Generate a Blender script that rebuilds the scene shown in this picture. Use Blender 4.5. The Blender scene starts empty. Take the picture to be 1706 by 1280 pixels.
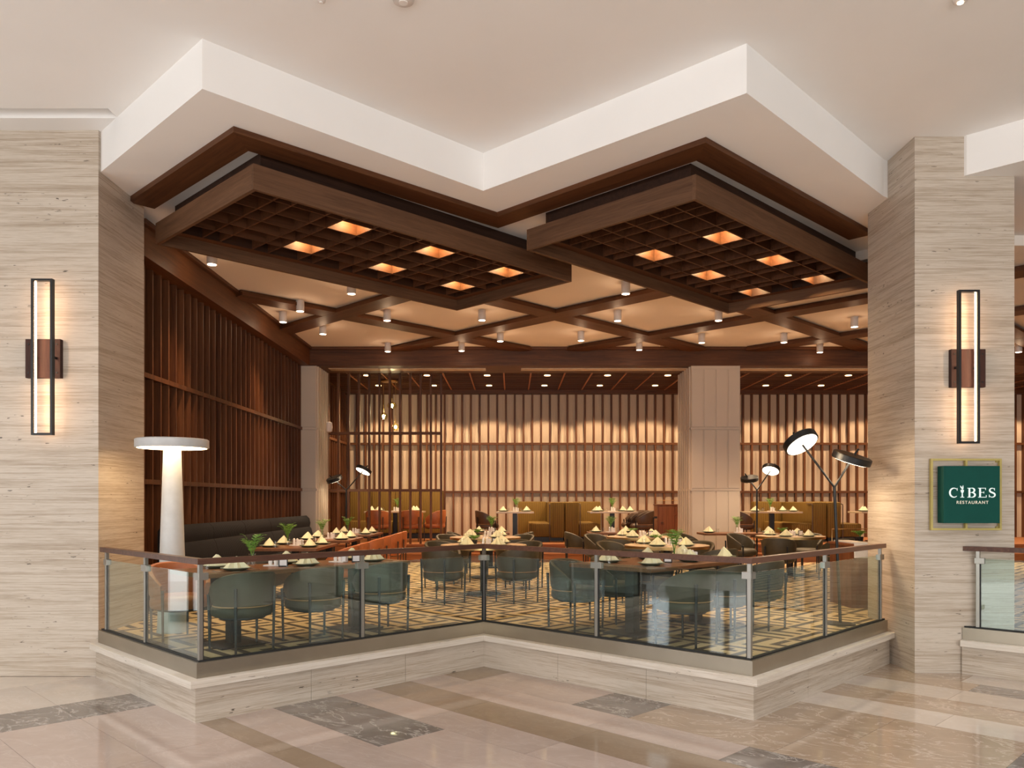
import bpy, bmesh, math, random
from mathutils import Vector, Matrix
random.seed(7)
PI = math.pi
SC = bpy.context.scene
COL = SC.collection
# ------------------------------------------------------------------ camera, world, light, exposure
F, HX, HY, EYE = 1345.0, 853.0, 834.0, 1.82      # focal length in pixels of a 1706x1280 frame, principal point, eye height
cam = bpy.data.cameras.new('camera')
cam.sensor_width = 36.0
cam.lens = 36.0 * F / 1706.0
cam.shift_y = (HY - 640.0) / 1706.0
cam.clip_start = 0.05
cam.clip_end = 200
camo = bpy.data.objects.new('camera', cam)
camo.location = (0, 0, EYE)
camo.rotation_euler = (PI / 2, 0, 0)
COL.objects.link(camo)
SC.camera = camo
SC.view_settings.view_transform = 'Standard'
SC.view_settings.look = 'None'
SC.view_settings.gamma = 1.0
SC.view_settings.use_curve_mapping = False
SC.view_settings.exposure = 0.0
W = bpy.data.worlds.new('world')
SC.world = W
W.use_nodes = True
W.node_tree.nodes['Background'].inputs[0].default_value = (1.0, 1.0, 0.995, 1)
W.node_tree.nodes['Background'].inputs[1].default_value = 1.0
SC.cycles.max_bounces = 10
SC.cycles.diffuse_bounces = 5
SC.cycles.glossy_bounces = 4
SC.cycles.transmission_bounces = 6
SC.cycles.transparent_max_bounces = 16
SC.cycles.sample_clamp_indirect = 6.0


def area(name, loc, target, sx, sy, power, col):
    l = bpy.data.lights.new(name, 'AREA')
    l.shape = 'RECTANGLE'
    l.size, l.size_y = sx, sy
    l.energy = power
    l.color = col
    o = bpy.data.objects.new(name, l)
    o.location = loc
    d = Vector(target) - Vector(loc)
    o.rotation_euler = d.to_track_quat('-Z', 'Y').to_euler()
    COL.objects.link(o)
    return o


# daylight of the lobby: the tall glazing at its far left end
area('lobby_window_light', (-10.7, -1.5, 2.7), (0, 2.0, 2.7), 9.0, 4.2, 330, (1.0, 0.995, 0.985))
area('lobby_slot_window_light', (-10.9, 4.37, 2.7), (0, 4.37, 2.7), .5, 4.2, 28, (0.86, 0.93, 1.0))
area('lobby_side_window_light', (-7.9, 9.9, 2.35), (-3, 9.2, 2.2), 3.0, 4.4, 60, (1.0, 0.985, 0.95))
area('lobby_back_fill_light', (2.0, -8.6, 2.4), (1.0, 8, 5.0), 14.0, 4.4, 900, (1.0, 1.0, 0.99))  # added soft light behind the camera, tilted up to brighten the ceiling
# recessed downlights of the lobby ceiling
for dlx, dly in [(a, b) for a in (-6.0, -2.2, 1.6, 5.4) for b in (0.5, 4.6)] + [(-5.6, 6.2), (3.42, 6.2), (6.6, 6.0)]:
    if True:
        li = bpy.data.lights.new('lobby_downlight', 'SPOT')
        li.energy = 370 if dly < 6 else 200
        li.color = (1.0, 0.975, 0.95)
        li.spot_size = math.radians(96)
        li.spot_blend = 1.0
        li.shadow_soft_size = .12
        lo = bpy.data.objects.new('lobby_downlight', li)
        lo.location = (dlx, dly, 5.60)
        COL.objects.link(lo)
WARM = (1.0, 0.66, 0.40)
SPOT_W = 330.0
CEIL_FILL_W = 2.5          # added point light under each lens, brightens the ceiling        # each cylinder spotlight
LATTICE_W = 190.0     # each downlight in the rear lattice ceiling
CELL_W = 75.0        # each lit lattice cell


# ------------------------------------------------------------------ small helpers
def at(px, py, drop):
    """floor-plan point seen at a pixel, lying `drop` below eye level"""
    Y = F * drop / (py - HY)
    return ((px - HX) * Y / F, Y)


def up(px, py, h):
    Y = F * h / (HY - py)
    return ((px - HX) * Y / F, Y)


def sd(s, d):
    return ((s - d) / 2.0, (s + d) / 2.0)


class MB:
    def __init__(self):
        self.v, self.f = [], []

    def add(self, vs, fs):
        n = len(self.v)
        self.v += [tuple(a) for a in vs]
        self.f += [tuple(i + n for i in q) for q in fs]
        return self

    def box(self, x0, y0, z0, x1, y1, z1):
        return self.add([(x0, y0, z0), (x1, y0, z0), (x1, y1, z0), (x0, y1, z0), (x0, y0, z1), (x1, y0, z1), (x1, y1, z1), (x0, y1, z1)],
                        [(0, 3, 2, 1), (4, 5, 6, 7), (0, 1, 5, 4), (1, 2, 6, 5), (2, 3, 7, 6), (3, 0, 4, 7)])

    def prism(self, poly, z0, z1):
        n = len(poly)
        vs = [(x, y, z0) for x, y in poly] + [(x, y, z1) for x, y in poly]
        a = sum(poly[i][0] * poly[(i + 1) % n][1] - poly[(i + 1) % n][0] * poly[i][1] for i in range(n))
        fs = [tuple(range(n - 1, -1, -1)), tuple(range(n, 2 * n))]
        fs += [(i, (i + 1) % n, n + (i + 1) % n, n + i) for i in range(n)]
        if a < 0:
            fs = [tuple(reversed(q)) for q in fs]
        return self.add(vs, fs)

    def rbox(self, x0, y0, z0, x1, y1, z1, b):
        """box with all edges chamfered"""
        cx, cy, cz = (x0 + x1) / 2, (y0 + y1) / 2, (z0 + z1) / 2
        hx, hy, hz = abs(x1 - x0) / 2, abs(y1 - y0) / 2, abs(z1 - z0) / 2
        b = min(b, hx * .9, hy * .9, hz * .9)
        bm = bmesh.new()
        bmesh.ops.create_cube(bm, size=2)
        for v in bm.verts:
            v.co = (cx + v.co.x * hx, cy + v.co.y * hy, cz + v.co.z * hz)
        bmesh.ops.bevel(bm, geom=bm.edges[:], offset=b, segments=2, profile=.6, affect='EDGES')
        bm.verts.index_update()
        self.add([v.co[:] for v in bm.verts], [[v.index for v in f.verts] for f in bm.faces])
        bm.free()
        return self

    def lathe(self, prof, n=20, c=(0, 0, 0), close=True):
        vs, fs = [], []
        m = len(prof)
        for r, z in prof:
            for k in range(n):
                a = 2 * PI * k / n
                vs.append((c[0] + r * math.cos(a), c[1] + r * math.sin(a), c[2] + z))
        for i in range(m - 1):
            for k in range(n):
                k2 = (k + 1) % n
                fs.append((i * n + k, i * n + k2, (i + 1) * n + k2, (i + 1) * n + k))
        if close:
            fs.append(tuple(range(n - 1, -1, -1)))
            fs.append(tuple((m - 1) * n + k for k in range(n)))
        return self.add(vs, fs)

    def tube(self, path, r, n=8, r1=None):
        pts = [Vector(p) for p in path]
        m = len(pts)
        vs, fs = [], []
        ref = None
        for i, p in enumerate(pts):
            t = (pts[min(i + 1, m - 1)] - pts[max(i - 1, 0)]).normalized()
            if ref is None:
                ref = Vector((0, 0, 1)) if abs(t.z) < .9 else Vector((1, 0, 0))
            u = t.cross(ref).normalized()
            w = u.cross(t).normalized()
            ref = w
            rr = r if r1 is None else r + (r1 - r) * i / max(1, m - 1)
            for k in range(n):
                a = 2 * PI * k / n
                vs.append(p + u * (rr * math.cos(a)) + w * (rr * math.sin(a)))
        for i in range(m - 1):
            for k in range(n):
                k2 = (k + 1) % n
                fs.append((i * n + k, (i + 1) * n + k, (i + 1) * n + k2, i * n + k2))
        fs.append(tuple(range(n)))
        fs.append(tuple((m - 1) * n + k for k in range(n - 1, -1, -1)))
        return self.add(vs, fs)

    def obar(self, a, b, w, h):
        """bar of rectangular section from a to b (plan width w, height h, b/a at its centre)"""
        a, b = Vector(a), Vector(b)
        t = (b - a).normalized()
        n = Vector((-t.y, t.x, 0))
        n = n.normalized() if n.length > 1e-6 else Vector((1, 0, 0))
        u = t.cross(n)
        vs = []
        for p in (a, b):
            for su, sn in ((-1, -1), (1, -1), (1, 1), (-1, 1)):
                vs.append(p + u * (su * h / 2) + n * (sn * w / 2))
        return self.add(vs, [(0, 1, 2, 3), (7, 6, 5, 4), (0, 4, 5, 1), (1, 5, 6, 2), (2, 6, 7, 3), (3, 7, 4, 0)])

    def mesh(self, name, mat, smooth=False):
        me = bpy.data.meshes.new(name)
        me.from_pydata(self.v, [], self.f)
        bm = bmesh.new()
        bm.from_mesh(me)
        bmesh.ops.recalc_face_normals(bm, faces=bm.faces[:])
        bm.to_mesh(me)
        bm.free()
        me.materials.append(mat)
        if smooth:
            me.polygons.foreach_set('use_smooth', [True] * len(me.polygons))
            try:
                me.set_sharp_from_angle(angle=math.radians(40))
            except Exception:
                pass
        me.update()
        return me

    def build(self, name, mat, parent=None, smooth=False):
        return link(name, self.mesh(name, mat, smooth), parent)


def link(name, me, parent=None, loc=None, rz=0.0):
    o = bpy.data.objects.new(name, me)
    if parent is not None:
        o.parent = parent
    if loc is not None:
        o.location = loc
    if rz:
        o.rotation_euler = (0, 0, rz)
    COL.objects.link(o)
    return o


def tag(o, label=None, cat=None, group=None, kind=None):
    if label:
        o['label'] = label
    if cat:
        o['category'] = cat
    if group:
        o['group'] = group
    if kind:
        o['kind'] = kind
    return o


def thing(name, label, cat, loc=(0, 0, 0), rz=0.0, group=None):
    o = bpy.data.objects.new(name, None)
    o.empty_display_size = .1
    o.location = loc
    o.rotation_euler = (0, 0, rz)
    COL.objects.link(o)
    return tag(o, label, cat, group)


def dup(src, label, loc, rz=0.0, group=None):
    r = src.copy()
    COL.objects.link(r)
    r.location = loc
    r.rotation_euler = (0, 0, rz)
    r['label'] = label
    if group:
        r['group'] = group
    for ch in list(src.children):
        c = ch.copy()
        COL.objects.link(c)
        c.parent = r
        for g in list(ch.children):
            e = g.copy()
            COL.objects.link(e)
            e.parent = c
    return r


def struct(o, label, cat):
    return tag(o, label, cat, None, 'structure')


# ------------------------------------------------------------------ materials
class NT:
    def __init__(self, name):
        self.m = bpy.data.materials.new(name)
        self.m.use_nodes = True
        self.t = self.m.node_tree
        self.b = self.t.nodes['Principled BSDF']
        self.out = self.t.nodes['Material Output']

    def n(self, kind, **kw):
        x = self.t.nodes.new(kind)
        for k, v in kw.items():
            setattr(x, k, v)
        return x

    def l(self, a, b):
        self.t.links.new(a, b)

    def sock(self, node, i, v):
        if hasattr(v, 'is_output'):
            self.l(v, node.inputs[i])
        else:
            node.inputs[i].default_value = v

    def math(self, op, a, b=None, c=None):
        x = self.n('ShaderNodeMath', operation=op)
        self.sock(x, 0, a)
        if b is not None:
            self.sock(x, 1, b)
        if c is not None:
            self.sock(x, 2, c)
        return x.outputs[0]

    def pos(self):
        return self.n('ShaderNodeNewGeometry').outputs['Position']

    def obj(self):
        return self.n('ShaderNodeTexCoord').outputs['Object']

    def rnd(self):
        return self.n('ShaderNodeObjectInfo').outputs['Random']

    def mapping(self, vec, scale=(1, 1, 1), rot=(0, 0, 0), loc=(0, 0, 0)):
        x = self.n('ShaderNodeMapping')
        x.inputs['Scale'].default_value = scale
        x.inputs['Rotation'].default_value = rot
        if hasattr(loc, 'is_output'):
            self.l(loc, x.inputs['Location'])
        else:
            x.inputs['Location'].default_value = loc
        self.l(vec, x.inputs['Vector'])
        return x.outputs[0]

    def noise(self, vec, scale, detail=4, rough=.5, dist=0.0):
        x = self.n('ShaderNodeTexNoise')
        self.l(vec, x.inputs['Vector'])
        x.inputs['Scale'].default_value = scale
        x.inputs['Detail'].default_value = detail
        x.inputs['Roughness'].default_value = rough
        x.inputs['Distortion'].default_value = dist
        return x.outputs['Fac']

    def ramp(self, fac, stops):
        x = self.n('ShaderNodeValToRGB')
        cr = x.color_ramp
        while len(cr.elements) < len(stops):
            cr.elements.new(.5)
        for e, (p, c) in zip(cr.elements, stops):
            e.position = p
            e.color = (*c, 1) if len(c) == 3 else c
        self.l(fac, x.inputs[0])
        return x.outputs[0]

    def mix(self, fac, a, b, mode='MIX'):
        x = self.n('ShaderNodeMixRGB', blend_type=mode)
        self.sock(x, 0, fac)
        for i, v in ((1, a), (2, b)):
            if hasattr(v, 'is_output'):
                self.l(v, x.inputs[i])
            else:
                x.inputs[i].default_value = (*v, 1)
        return x.outputs[0]

    def bump(self, h, strength=.2, dist=.01):
        x = self.n('ShaderNodeBump')
        x.inputs['Strength'].default_value = strength
        x.inputs['Distance'].default_value = dist
        self.l(h, x.inputs['Height'])
        self.l(x.outputs[0], self.b.inputs['Normal'])

    def base(self, c):
        if hasattr(c, 'is_output'):
            self.l(c, self.b.inputs['Base Color'])
        else:
            self.b.inputs['Base Color'].default_value = (*c, 1)

    def setp(self, rough=.5, metal=0.0, spec=None, coat=None):
        self.b.inputs['Roughness'].default_value = rough
        self.b.inputs['Metallic'].default_value = metal
        if spec is not None:
            self.b.inputs['Specular IOR Level'].default_value = spec
        if coat:
            self.b.inputs['Coat Weight'].default_value = coat
        return self.m


def plain(name, c, rough=.5, metal=0.0, var=.06, scale=9.0, spec=None):
    t = NT(name)
    f = t.noise(t.obj(), scale, 4, .55)
    lo = tuple(max(0, x * (1 - var)) for x in c)
    hi = tuple(min(1, x * (1 + var)) for x in c)
    t.base(t.ramp(f, [(.3, lo), (.7, hi)]))
    return t.setp(rough, metal, spec)


def emit(name, c, s):
    t = NT(name)
    t.base(c)
    t.b.inputs['Emission Color'].default_value = (*c, 1)
    t.b.inputs['Emission Strength'].default_value = s
    return t.setp(.6)


def wood(name, lo, hi, axis, rough=.42, sc=1.0):
    """grain runs along the given world axis; p and q are the two diagonals"""
    t = NT(name)
    rot = {'p': PI / 4, 'q': -PI / 4}.get(axis, 0)
    v = t.pos()
    x = t.n('ShaderNodeVectorRotate', rotation_type='Z_AXIS')
    t.l(v, x.inputs['Vector'])
    x.inputs['Angle'].default_value = -rot
    s = {'x': (.5, 9, 9), 'y': (9, .5, 9), 'z': (9, 9, .5), 'p': (.5, 9, 9), 'q': (.5, 9, 9)}[axis]
    m = t.mapping(x.outputs[0], tuple(a * sc for a in s))
    f1 = t.noise(m, 2.2, 6, .62, .6)
    f2 = t.noise(m, 11.0, 3, .6, .2)
    f = t.math('ADD', t.math('MULTIPLY', f1, .7), t.math('MULTIPLY', f2, .3))
    r = t.math('MULTIPLY', t.math('SUBTRACT', t.rnd(), .5), .16)
    f = t.math('ADD', f, r)
    mid = tuple((a + b) / 2 for a, b in zip(lo, hi))
    t.base(t.ramp(f, [(.30, lo), (.5, mid), (.72, hi)]))
    t.bump(f2, .12, .003)
    return t.setp(rough + .08, spec=.28)


def travertine(name, lo, mid, hi, rough=.45, tilt=0.0):
    t = NT(name)
    v = t.pos()
    m1 = t.mapping(v, (.20, .20, 7.5))
    m2 = t.mapping(v, (.9, .9, 44))
    m3 = t.mapping(v, (5, 5, 26))
    f1 = t.noise(m1, 2.6, 7, .62, .35)
    f2 = t.noise(m2, 2.2, 5, .6, .2)
    f3 = t.noise(t.mapping(v, (3.0, 3.0, 75)), 2.4, 4, .6)
    f = t.math('ADD', t.math('ADD', t.math('MULTIPLY', f1, .40), t.math('MULTIPLY', f2, .40)), t.math('MULTIPLY', f3, .20))
    c = t.ramp(f, [(.36, lo), (.47, mid), (.55, hi), (.64, mid)])
    pit = t.noise(m3, 2.1, 3, .55)
    pm = t.ramp(pit, [(.31, (1, 1, 1)), (.345, (0, 0, 0))])
    band = t.ramp(t.noise(t.mapping(v, (.7, .7, 6), loc=(3, 1, 2)), 1.7, 2, .5), [(.52, (0, 0, 0)), (.62, (1, 1, 1))])
    pm = t.mix(1.0, pm, band, 'MULTIPLY')
    t.base(t.mix(pm, c, tuple(x * .28 for x in lo)))
    t.bump(f2, .08, .004)
    return t.setp(rough)


def marble(name, lo, hi, vein, amount=.5, rough=.085):
    t = NT(name)
    v = t.pos()
    r = t.rnd()
    off = t.n('ShaderNodeCombineXYZ')
    t.l(t.math('MULTIPLY', r, 37.0), off.inputs[0])
    t.l(t.math('MULTIPLY', r, 19.0), off.inputs[1])
    m = t.mapping(v, (1, 1, 1), (0, 0, .6), off.outputs[0])
    f1 = t.noise(m, 1.6, 6, .6, .8)
    ve = t.noise(t.mapping(m, (.8, 1.6, 1)), 1.9, 7, .62, 1.6)
    ve = t.math('ABSOLUTE', t.math('SUBTRACT', ve, .5))
    vm = t.ramp(ve, [(0.0, (amount, amount, amount)), (.022, (0, 0, 0))])
    sp = t.noise(m, 14, 4, .6)
    base = t.ramp(t.math('ADD', t.math('MULTIPLY', f1, .75), t.math('MULTIPLY', sp, .25)), [(.32, lo), (.68, hi)])
    rv = t.math('ADD', .94, t.math('MULTIPLY', r, .12))
    cc = t.n('ShaderNodeCombineXYZ')
    for i in range(3):
        t.l(rv, cc.inputs[i])
    base = t.mix(1.0, base, cc.outputs[0], 'MULTIPLY')
    t.base(t.mix(vm, base, vein))
    return t.setp(rough, spec=.6)


def glass_sheet(name, tint, refl=1.0, boost=0.0):
    t = NT(name)
    t.t.nodes.remove(t.b)
    tr = t.n('ShaderNodeBsdfTransparent')
    tr.inputs[0].default_value = (*tint, 1)
    gl = t.n('ShaderNodeBsdfGlossy')
    gl.inputs['Roughness'].default_value = 0.0
    gl.inputs[0].default_value = (refl, refl, refl, 1)
    ge = t.n('ShaderNodeNewGeometry')
    dt = t.n('ShaderNodeVectorMath', operation='DOT_PRODUCT')
    t.l(ge.outputs['Incoming'], dt.inputs[0])
    t.l(ge.outputs['Normal'], dt.inputs[1])
    c1 = t.math('SUBTRACT', 1.0, t.math('ABSOLUTE', dt.outputs['Value']))
    fac = t.math('ADD', t.math('MULTIPLY', t.math('POWER', c1, 5.0), .94), .04 + boost)
    mx = t.n('ShaderNodeMixShader')
    t.l(fac, mx.inputs[0])
    t.l(tr.outputs[0], mx.inputs[1])
    t.l(gl.outputs[0], mx.inputs[2])
    t.l(mx.outputs[0], t.out.inputs[0])
    return t.m


def carpet_mat():
    t = NT('patterned_carpet')
    v = t.pos()
    sx = t.n('ShaderNodeSeparateXYZ')
    t.l(v, sx.inputs[0])
    C = .76
    k = 1 / (C * math.sqrt(2))
    p = t.math('MULTIPLY', t.math('ADD', sx.outputs[0], sx.outputs[1]), k)
    q = t.math('MULTIPLY', t.math('SUBTRACT', sx.outputs[1], sx.outputs[0]), k)
    u = t.math('FRACT', p)
    half = t.math('MULTIPLY', t.math('FLOOR', p), .5)
    w = t.math('FRACT', t.math('ADD', t.math('MULTIPLY', q, -1.0), half))
    tt = t.math('MINIMUM', u, w)
    st = t.math('FRACT', t.math('ADD', t.math('MULTIPLY', tt, 4.0), .78))
    line = t.math('LESS_THAN', st, .40)
    nz = t.noise(v, 260, 2, .5)
    cream = t.ramp(nz, [(.3, (.53, .35, .19)), (.7, (.68, .47, .27))])
    dark = t.ramp(nz, [(.3, (.045, .028, .018)), (.7, (.10, .065, .04))])
    t.base(t.mix(line, cream, dark))
    t.bump(nz, .3, .004)
    return t.setp(.95, spec=.1)


def ribbed(name, c, pitch, axis='x', depth=.35, rough=.8):
    t = NT(name)
    v = t.pos()
    sx = t.n('ShaderNodeSeparateXYZ')
    t.l(v, sx.inputs[0])
    src = {'x': sx.outputs[0], 'y': sx.outputs[1]}.get(axis)
    if src is None:
        src = t.math('ADD', sx.outputs[0], sx.outputs[1])
    wv = t.math('SINE', t.math('MULTIPLY', src, 2 * PI / pitch))
    wv = t.math('ADD', t.math('MULTIPLY', wv, .5), .5)
    nz = t.noise(v, 40, 3, .6)
    lo = tuple(x * (1 - depth) for x in c)
    t.base(t.mix(t.math('MULTIPLY', nz, .25), t.mix(wv, lo, c), tuple(x * .8 for x in c)))
    t.bump(wv, .35, pitch * .3)
    return t.setp(rough, spec=.25)


M = {}
M['trav'] = travertine('travertine', (.33, .255, .185), (.455, .375, .295), (.57, .495, .415))
M['trav_cap'] = travertine('travertine_cap', (.50, .425, .35), (.60, .53, .45), (.68, .62, .55), .35)
M['plaster'] = plain('white_plaster', (.87, .85, .83), .85, var=.012, scale=1.5)
M['slate'] = plain('slate_panel', (.10, .125, .135), .5, 0, .1, 2)
M['cream'] = plain('cream_plaster', (.86, .79, .715), .85, var=.015, scale=1.2)
for ax in 'xyzpq':
    M['wal_' + ax] = wood('walnut_' + ax, (.050, .0155, .0055), (.145, .054, .0185), ax)
M['slat_z'] = wood('walnut_slat', (.056, .017, .006), (.165, .060, .021), 'z', .4)
M['canopy_p'] = wood('canopy_walnut_p', (.070, .031, .014), (.165, .080, .040), 'p', .5)
M['canopy_q'] = wood('canopy_walnut_q', (.070, .031, .014), (.165, .080, .040), 'q', .5)
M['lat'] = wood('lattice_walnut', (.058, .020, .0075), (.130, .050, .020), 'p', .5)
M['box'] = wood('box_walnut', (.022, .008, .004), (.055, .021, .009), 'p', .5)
M['rail'] = wood('handrail_walnut', (.065, .028, .018), (.15, .070, .045), 'p', .3)
M['table'] = wood('table_walnut', (.12, .048, .020), (.27, .125, .055), 'p', .25)
M['table_y'] = wood('table_walnut_y', (.10, .040, .018), (.22, .095, .042), 'y', .28)
M['step'] = wood('step_walnut', (.22, .075, .026), (.42, .165, .062), 'x', .35)
M['cab'] = wood('cabinet_walnut', (.12, .036, .014), (.27, .095, .038), 'z', .35)
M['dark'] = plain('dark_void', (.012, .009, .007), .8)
M['bronze'] = plain('brushed_bronze', (.36, .315, .25), .34, .9, .05, 3)
M['nickel'] = plain('satin_nickel', (.36, .34, .305), .36, .9, .03, 5)
M['gasket'] = plain('black_gasket', (.01, .01, .01), .6)
M['black'] = plain('black_metal', (.014, .013, .013), .38, .3)
M['chairleg'] = plain('chair_leg_black', (.018, .019, .022), .4, .2)
M['glass'] = glass_sheet('clear_sheet_glass', (.86, .945, .92), 1.0, .03)
M['tumbler'] = glass_sheet('tumbler_glass', (.97, .97, .96), .9)
M['olive'] = plain('olive_leather', (.060, .050, .030), .5, 0, .12, 14, .35)
M['tan'] = plain('cognac_leather', (.40, .125, .040), .42, 0, .12, 12)
M['brown'] = plain('dark_brown_leather', (.075, .040, .022), .45, 0, .12, 12)
M['piping'] = plain('tan_piping', (.42, .22, .10), .5)
M['navy'] = ribbed('charcoal_fabric', (.013, .013, .016), .035, 'y', .35, .75)
M['mustard'] = ribbed('mustard_ribbed_velvet', (.215, .122, .024), .05, 'd', .3, .7)
M['panel'] = ribbed('fluted_cream_panel', (.66, .505, .37), .03, 'x', .10, .8)
M['colwhite'] = plain('cream_lacquer', (.55, .455, .365), .5, 0, .02, 2)
M['stone_top'] = plain('pale_stone_top', (.60, .47, .33), .25, 0, .12, 6)
M['brass'] = plain('brushed_brass', (.62, .40, .16), .28, .95)
M['plate'] = plain('green_stoneware', (.16, .185, .13), .35, 0, .15, 40)
M['napkin'] = plain('cream_napkin', (.66, .65, .44), .85, 0, .04, 30)
M['ceramic'] = plain('white_ceramic', (.78, .74, .70), .3)
M['card'] = plain('white_card', (.75, .73, .72), .6)
M['leaf'] = plain('fern_leaf', (.12, .26, .035), .5, 0, .4, 30)
M['fixture'] = plain('white_fixture', (.66, .60, .56), .45)
M['lampwhite'] = plain('lamp_white_lacquer', (.52, .52, .52), .4)
M['green'] = plain('sign_green', (.002, .062, .047), .6, 0, .05, 9, .2)
M['gold'] = plain('sign_brass_paint', (.50, .40, .13), .4, .25)
M['letter'] = emit('sign_letter', (.80, .90, .88), .25)
M['letter2'] = emit('sign_letter_cream', (.80, .74, .60), .2)
M['sconce'] = wood('sconce_walnut', (.026, .010, .008), (.070, .025, .016), 'z', .5)
M['steel'] = plain('cutlery_steel', (.62, .60, .58), .2, 1.0)
M['e_spot'] = emit('spot_lens', (1.0, .86, .68), 9)
M['e_cell'] = emit('cell_lamp', (1.0, .70, .33), 22)
M['e_down'] = emit('downlight_lens', (1.0, .62, .28), 7)
M['e_panel'] = emit('cell_panel', (1.0, .52, .17), 1.1)
M['e_lamp'] = emit('lamp_diffuser', (1.0, .84, .62), 9)
M['e_led'] = emit('led_strip', (1.0, .66, .40), 24)
M['e_bulb'] = emit('bulb', (1.0, .84, .46), 7)
M['amber'] = glass_sheet('amber_glass', (.95, .90, .62), .9)
M['pink'] = marble('pink_beige_marble', (.365, .285, .245), (.435, .348, .304), (.53, .455, .41), .25)
M['pale'] = marble('pale_marble', (.43, .37, .32), (.50, .435, .38), (.58, .52, .47), .3)
M['tanm'] = marble('tan_marble', (.285, .21, .15), (.345, .26, .19), (.50, .42, .35), .75)
M['tans'] = marble('tan_strip_marble', (.235, .17, .118), (.285, .21, .148), (.37, .29, .22), .25)
M['grey'] = marble('grey_emperador_marble', (.12, .10, .088), (.215, .185, .165), (.50, .46, .43), .65)
M['grout'] = plain('grout', (.56, .49, .42), .4)
M['carpet'] = carpet_mat()

# ------------------------------------------------------------------ key levels (world z)
Z_FLOOR, Z_CARPET, Z_STEP, Z_PLAT = 0.0, .43, .625, .82
Z_SOFFIT, Z_HIGH, Z_CREAM, Z_BEAM = EYE + 3.415, EYE + 3.832, EYE + 3.284, EYE + 2.885
XW = -4.5          # front of the slats on the left wall
YB = 22.05         # back wall
XR = 14.6          # far right end of the dining room
Y_COL = 17.29      # front of the white columns
Y_RISER, Y_PLAT, Y_SCREEN = 18.15, 18.45, 18.53

PL = [at(160, 1129, EYE), at(325.4, 1205.7, EYE), at(806, 1111, EYE), at(1255.5, 1201, EYE), at(1482, 1106, EYE)]
PR0 = (4.72, 8.47)
PR = [PR0, (PR0[0] + 4.2, PR0[1] - 4.1)]


def offset(poly, d):
    """shift a plan polyline d to its left (into the dining room), mitred"""
    n = len(poly)
    ns = []
    for i in range(n - 1):
        dx, dy = poly[i + 1][0] - poly[i][0], poly[i + 1][1] - poly[i][1]
        L = math.hypot(dx, dy)
        ns.append((-dy / L, dx / L))
    out = []
    for i in range(n):
        if i == 0:
            m = ns[0]
            k = 1
        elif i == n - 1:
            m = ns[-1]
            k = 1
        else:
            a, b = ns[i - 1], ns[i]
            mx, my = a[0] + b[0], a[1] + b[1]
            L = math.hypot(mx, my)
            m = (mx / L, my / L)
            k = 1 / (m[0] * a[0] + m[1] * a[1])
        out.append((poly[i][0] + m[0] * d * k, poly[i][1] + m[1] * d * k))
    return out


def seg_quad(poly, i, o0, o1, t0=0.0, t1=1.0, gap=0.0):
    a, b = offset(poly, o0), offset(poly, o1)
    L = math.hypot(a[i + 1][0] - a[i][0], a[i + 1][1] - a[i][1])
    g = gap / L
    lerp = lambda p, q, t: (p[0] + (q[0] - p[0]) * t, p[1] + (q[1] - p[1]) * t)
    u0, u1 = (t0 + g if t0 > 0 else t0), (t1 - g if t1 < 1 else t1)
    return [lerp(a[i], a[i + 1], u0), lerp(a[i], a[i + 1], u1), lerp(b[i], b[i + 1], u1), lerp(b[i], b[i + 1], u0)]


# ------------------------------------------------------------------ lobby: floor tiles
floor = MB().box(-14, -9, -.06, 15, 13, -.004).build('floor', M['grout'])
struct(floor, 'polished lobby floor of pink, tan and dark grey marble tiles', 'floor')


def tile(s0, s1, d0, d1, m):
    g = .0022
    b = MB().prism([sd(s0 + g, d0 + g), sd(s1 - g, d0 + g), sd(s1 - g, d1 - g), sd(s0 + g, d1 - g)], -.03, 0)
    b.build('tile', M[m], floor)


def row(s0, s1, cuts):
    """cuts: list of (d_end, material), starting from the first value; long runs are divided into tiles"""
    d = cuts[0]
    for d1, m in cuts[1:]:
        n = max(1, round((d1 - d) / 1.75))
        for k in range(n):
            tile(s0, s1, d + (d1 - d) * k / n, d + (d1 - d) * (k + 1) / n, m)
        d = d1


row(-3.5, .6, [1.0, (10.33, 'pink')])
row(-3.5, .6, [10.33, (11.2, 'grey'), (14, 'pale')])
row(.6, 2.25, [1.0, (10.33, 'pink'), (11.2, 'grey'), (12.7, 'pale')])
row(2.25, 3.13, [1.0, (5.2, 'pink'), (8.2, 'pink'), (10.33, 'pink'), (11.2, 'grey'), (12.7, 'pale')])
row(3.13, 4.05, [.5, (6.4, 'pink'), (10.33, 'pink'), (11.2, 'grey'), (12.7, 'pale')])
row(4.05, 4.36, [.5, (9.3, 'tans')])
row(4.36, 4.98, [.5, (4.0, 'pink'), (9.3, 'pink')])
row(4.98, 5.88, [.3, (3.2, 'pink'), (6.95, 'pink'), (9.3, 'grey')])
row(5.88, 6.45, [.3, (9.3, 'pink')])
row(6.45, 7.1, [.3, (9.3, 'tans')])
row(7.1, 7.72, [.1, (2.4, 'pink'), (4.21, 'grey'), (9.3, 'pink')])
row(7.72, 8.75, [.1, (2.13, 'grey'), (5.78, 'tanm'), (6.67, 'grey'), (8.56, 'pink'), (9.3, 'tans')])
row(8.75, 9.92, [.1, (2.13, 'grey'), (4.9, 'tanm')])
row(9.92, 10.6, [-.5, (4.9, 'pale')])
row(10.6, 11.35, [-.6, (2.3, 'tanm'), (4.9, 'tanm')])
row(11.35, 12.05, [-.6, (3.4, 'pale'), (4.9, 'pale')])
row(12.05, 12.6, [-1, (3.35, 'grey'), (4.9, 'tanm')])
row(12.6, 13.4, [-1, (3.6, 'pale'), (4.9, 'tanm')])
row(13.4, 16, [-1, (3.7, 'tanm')])

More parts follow.
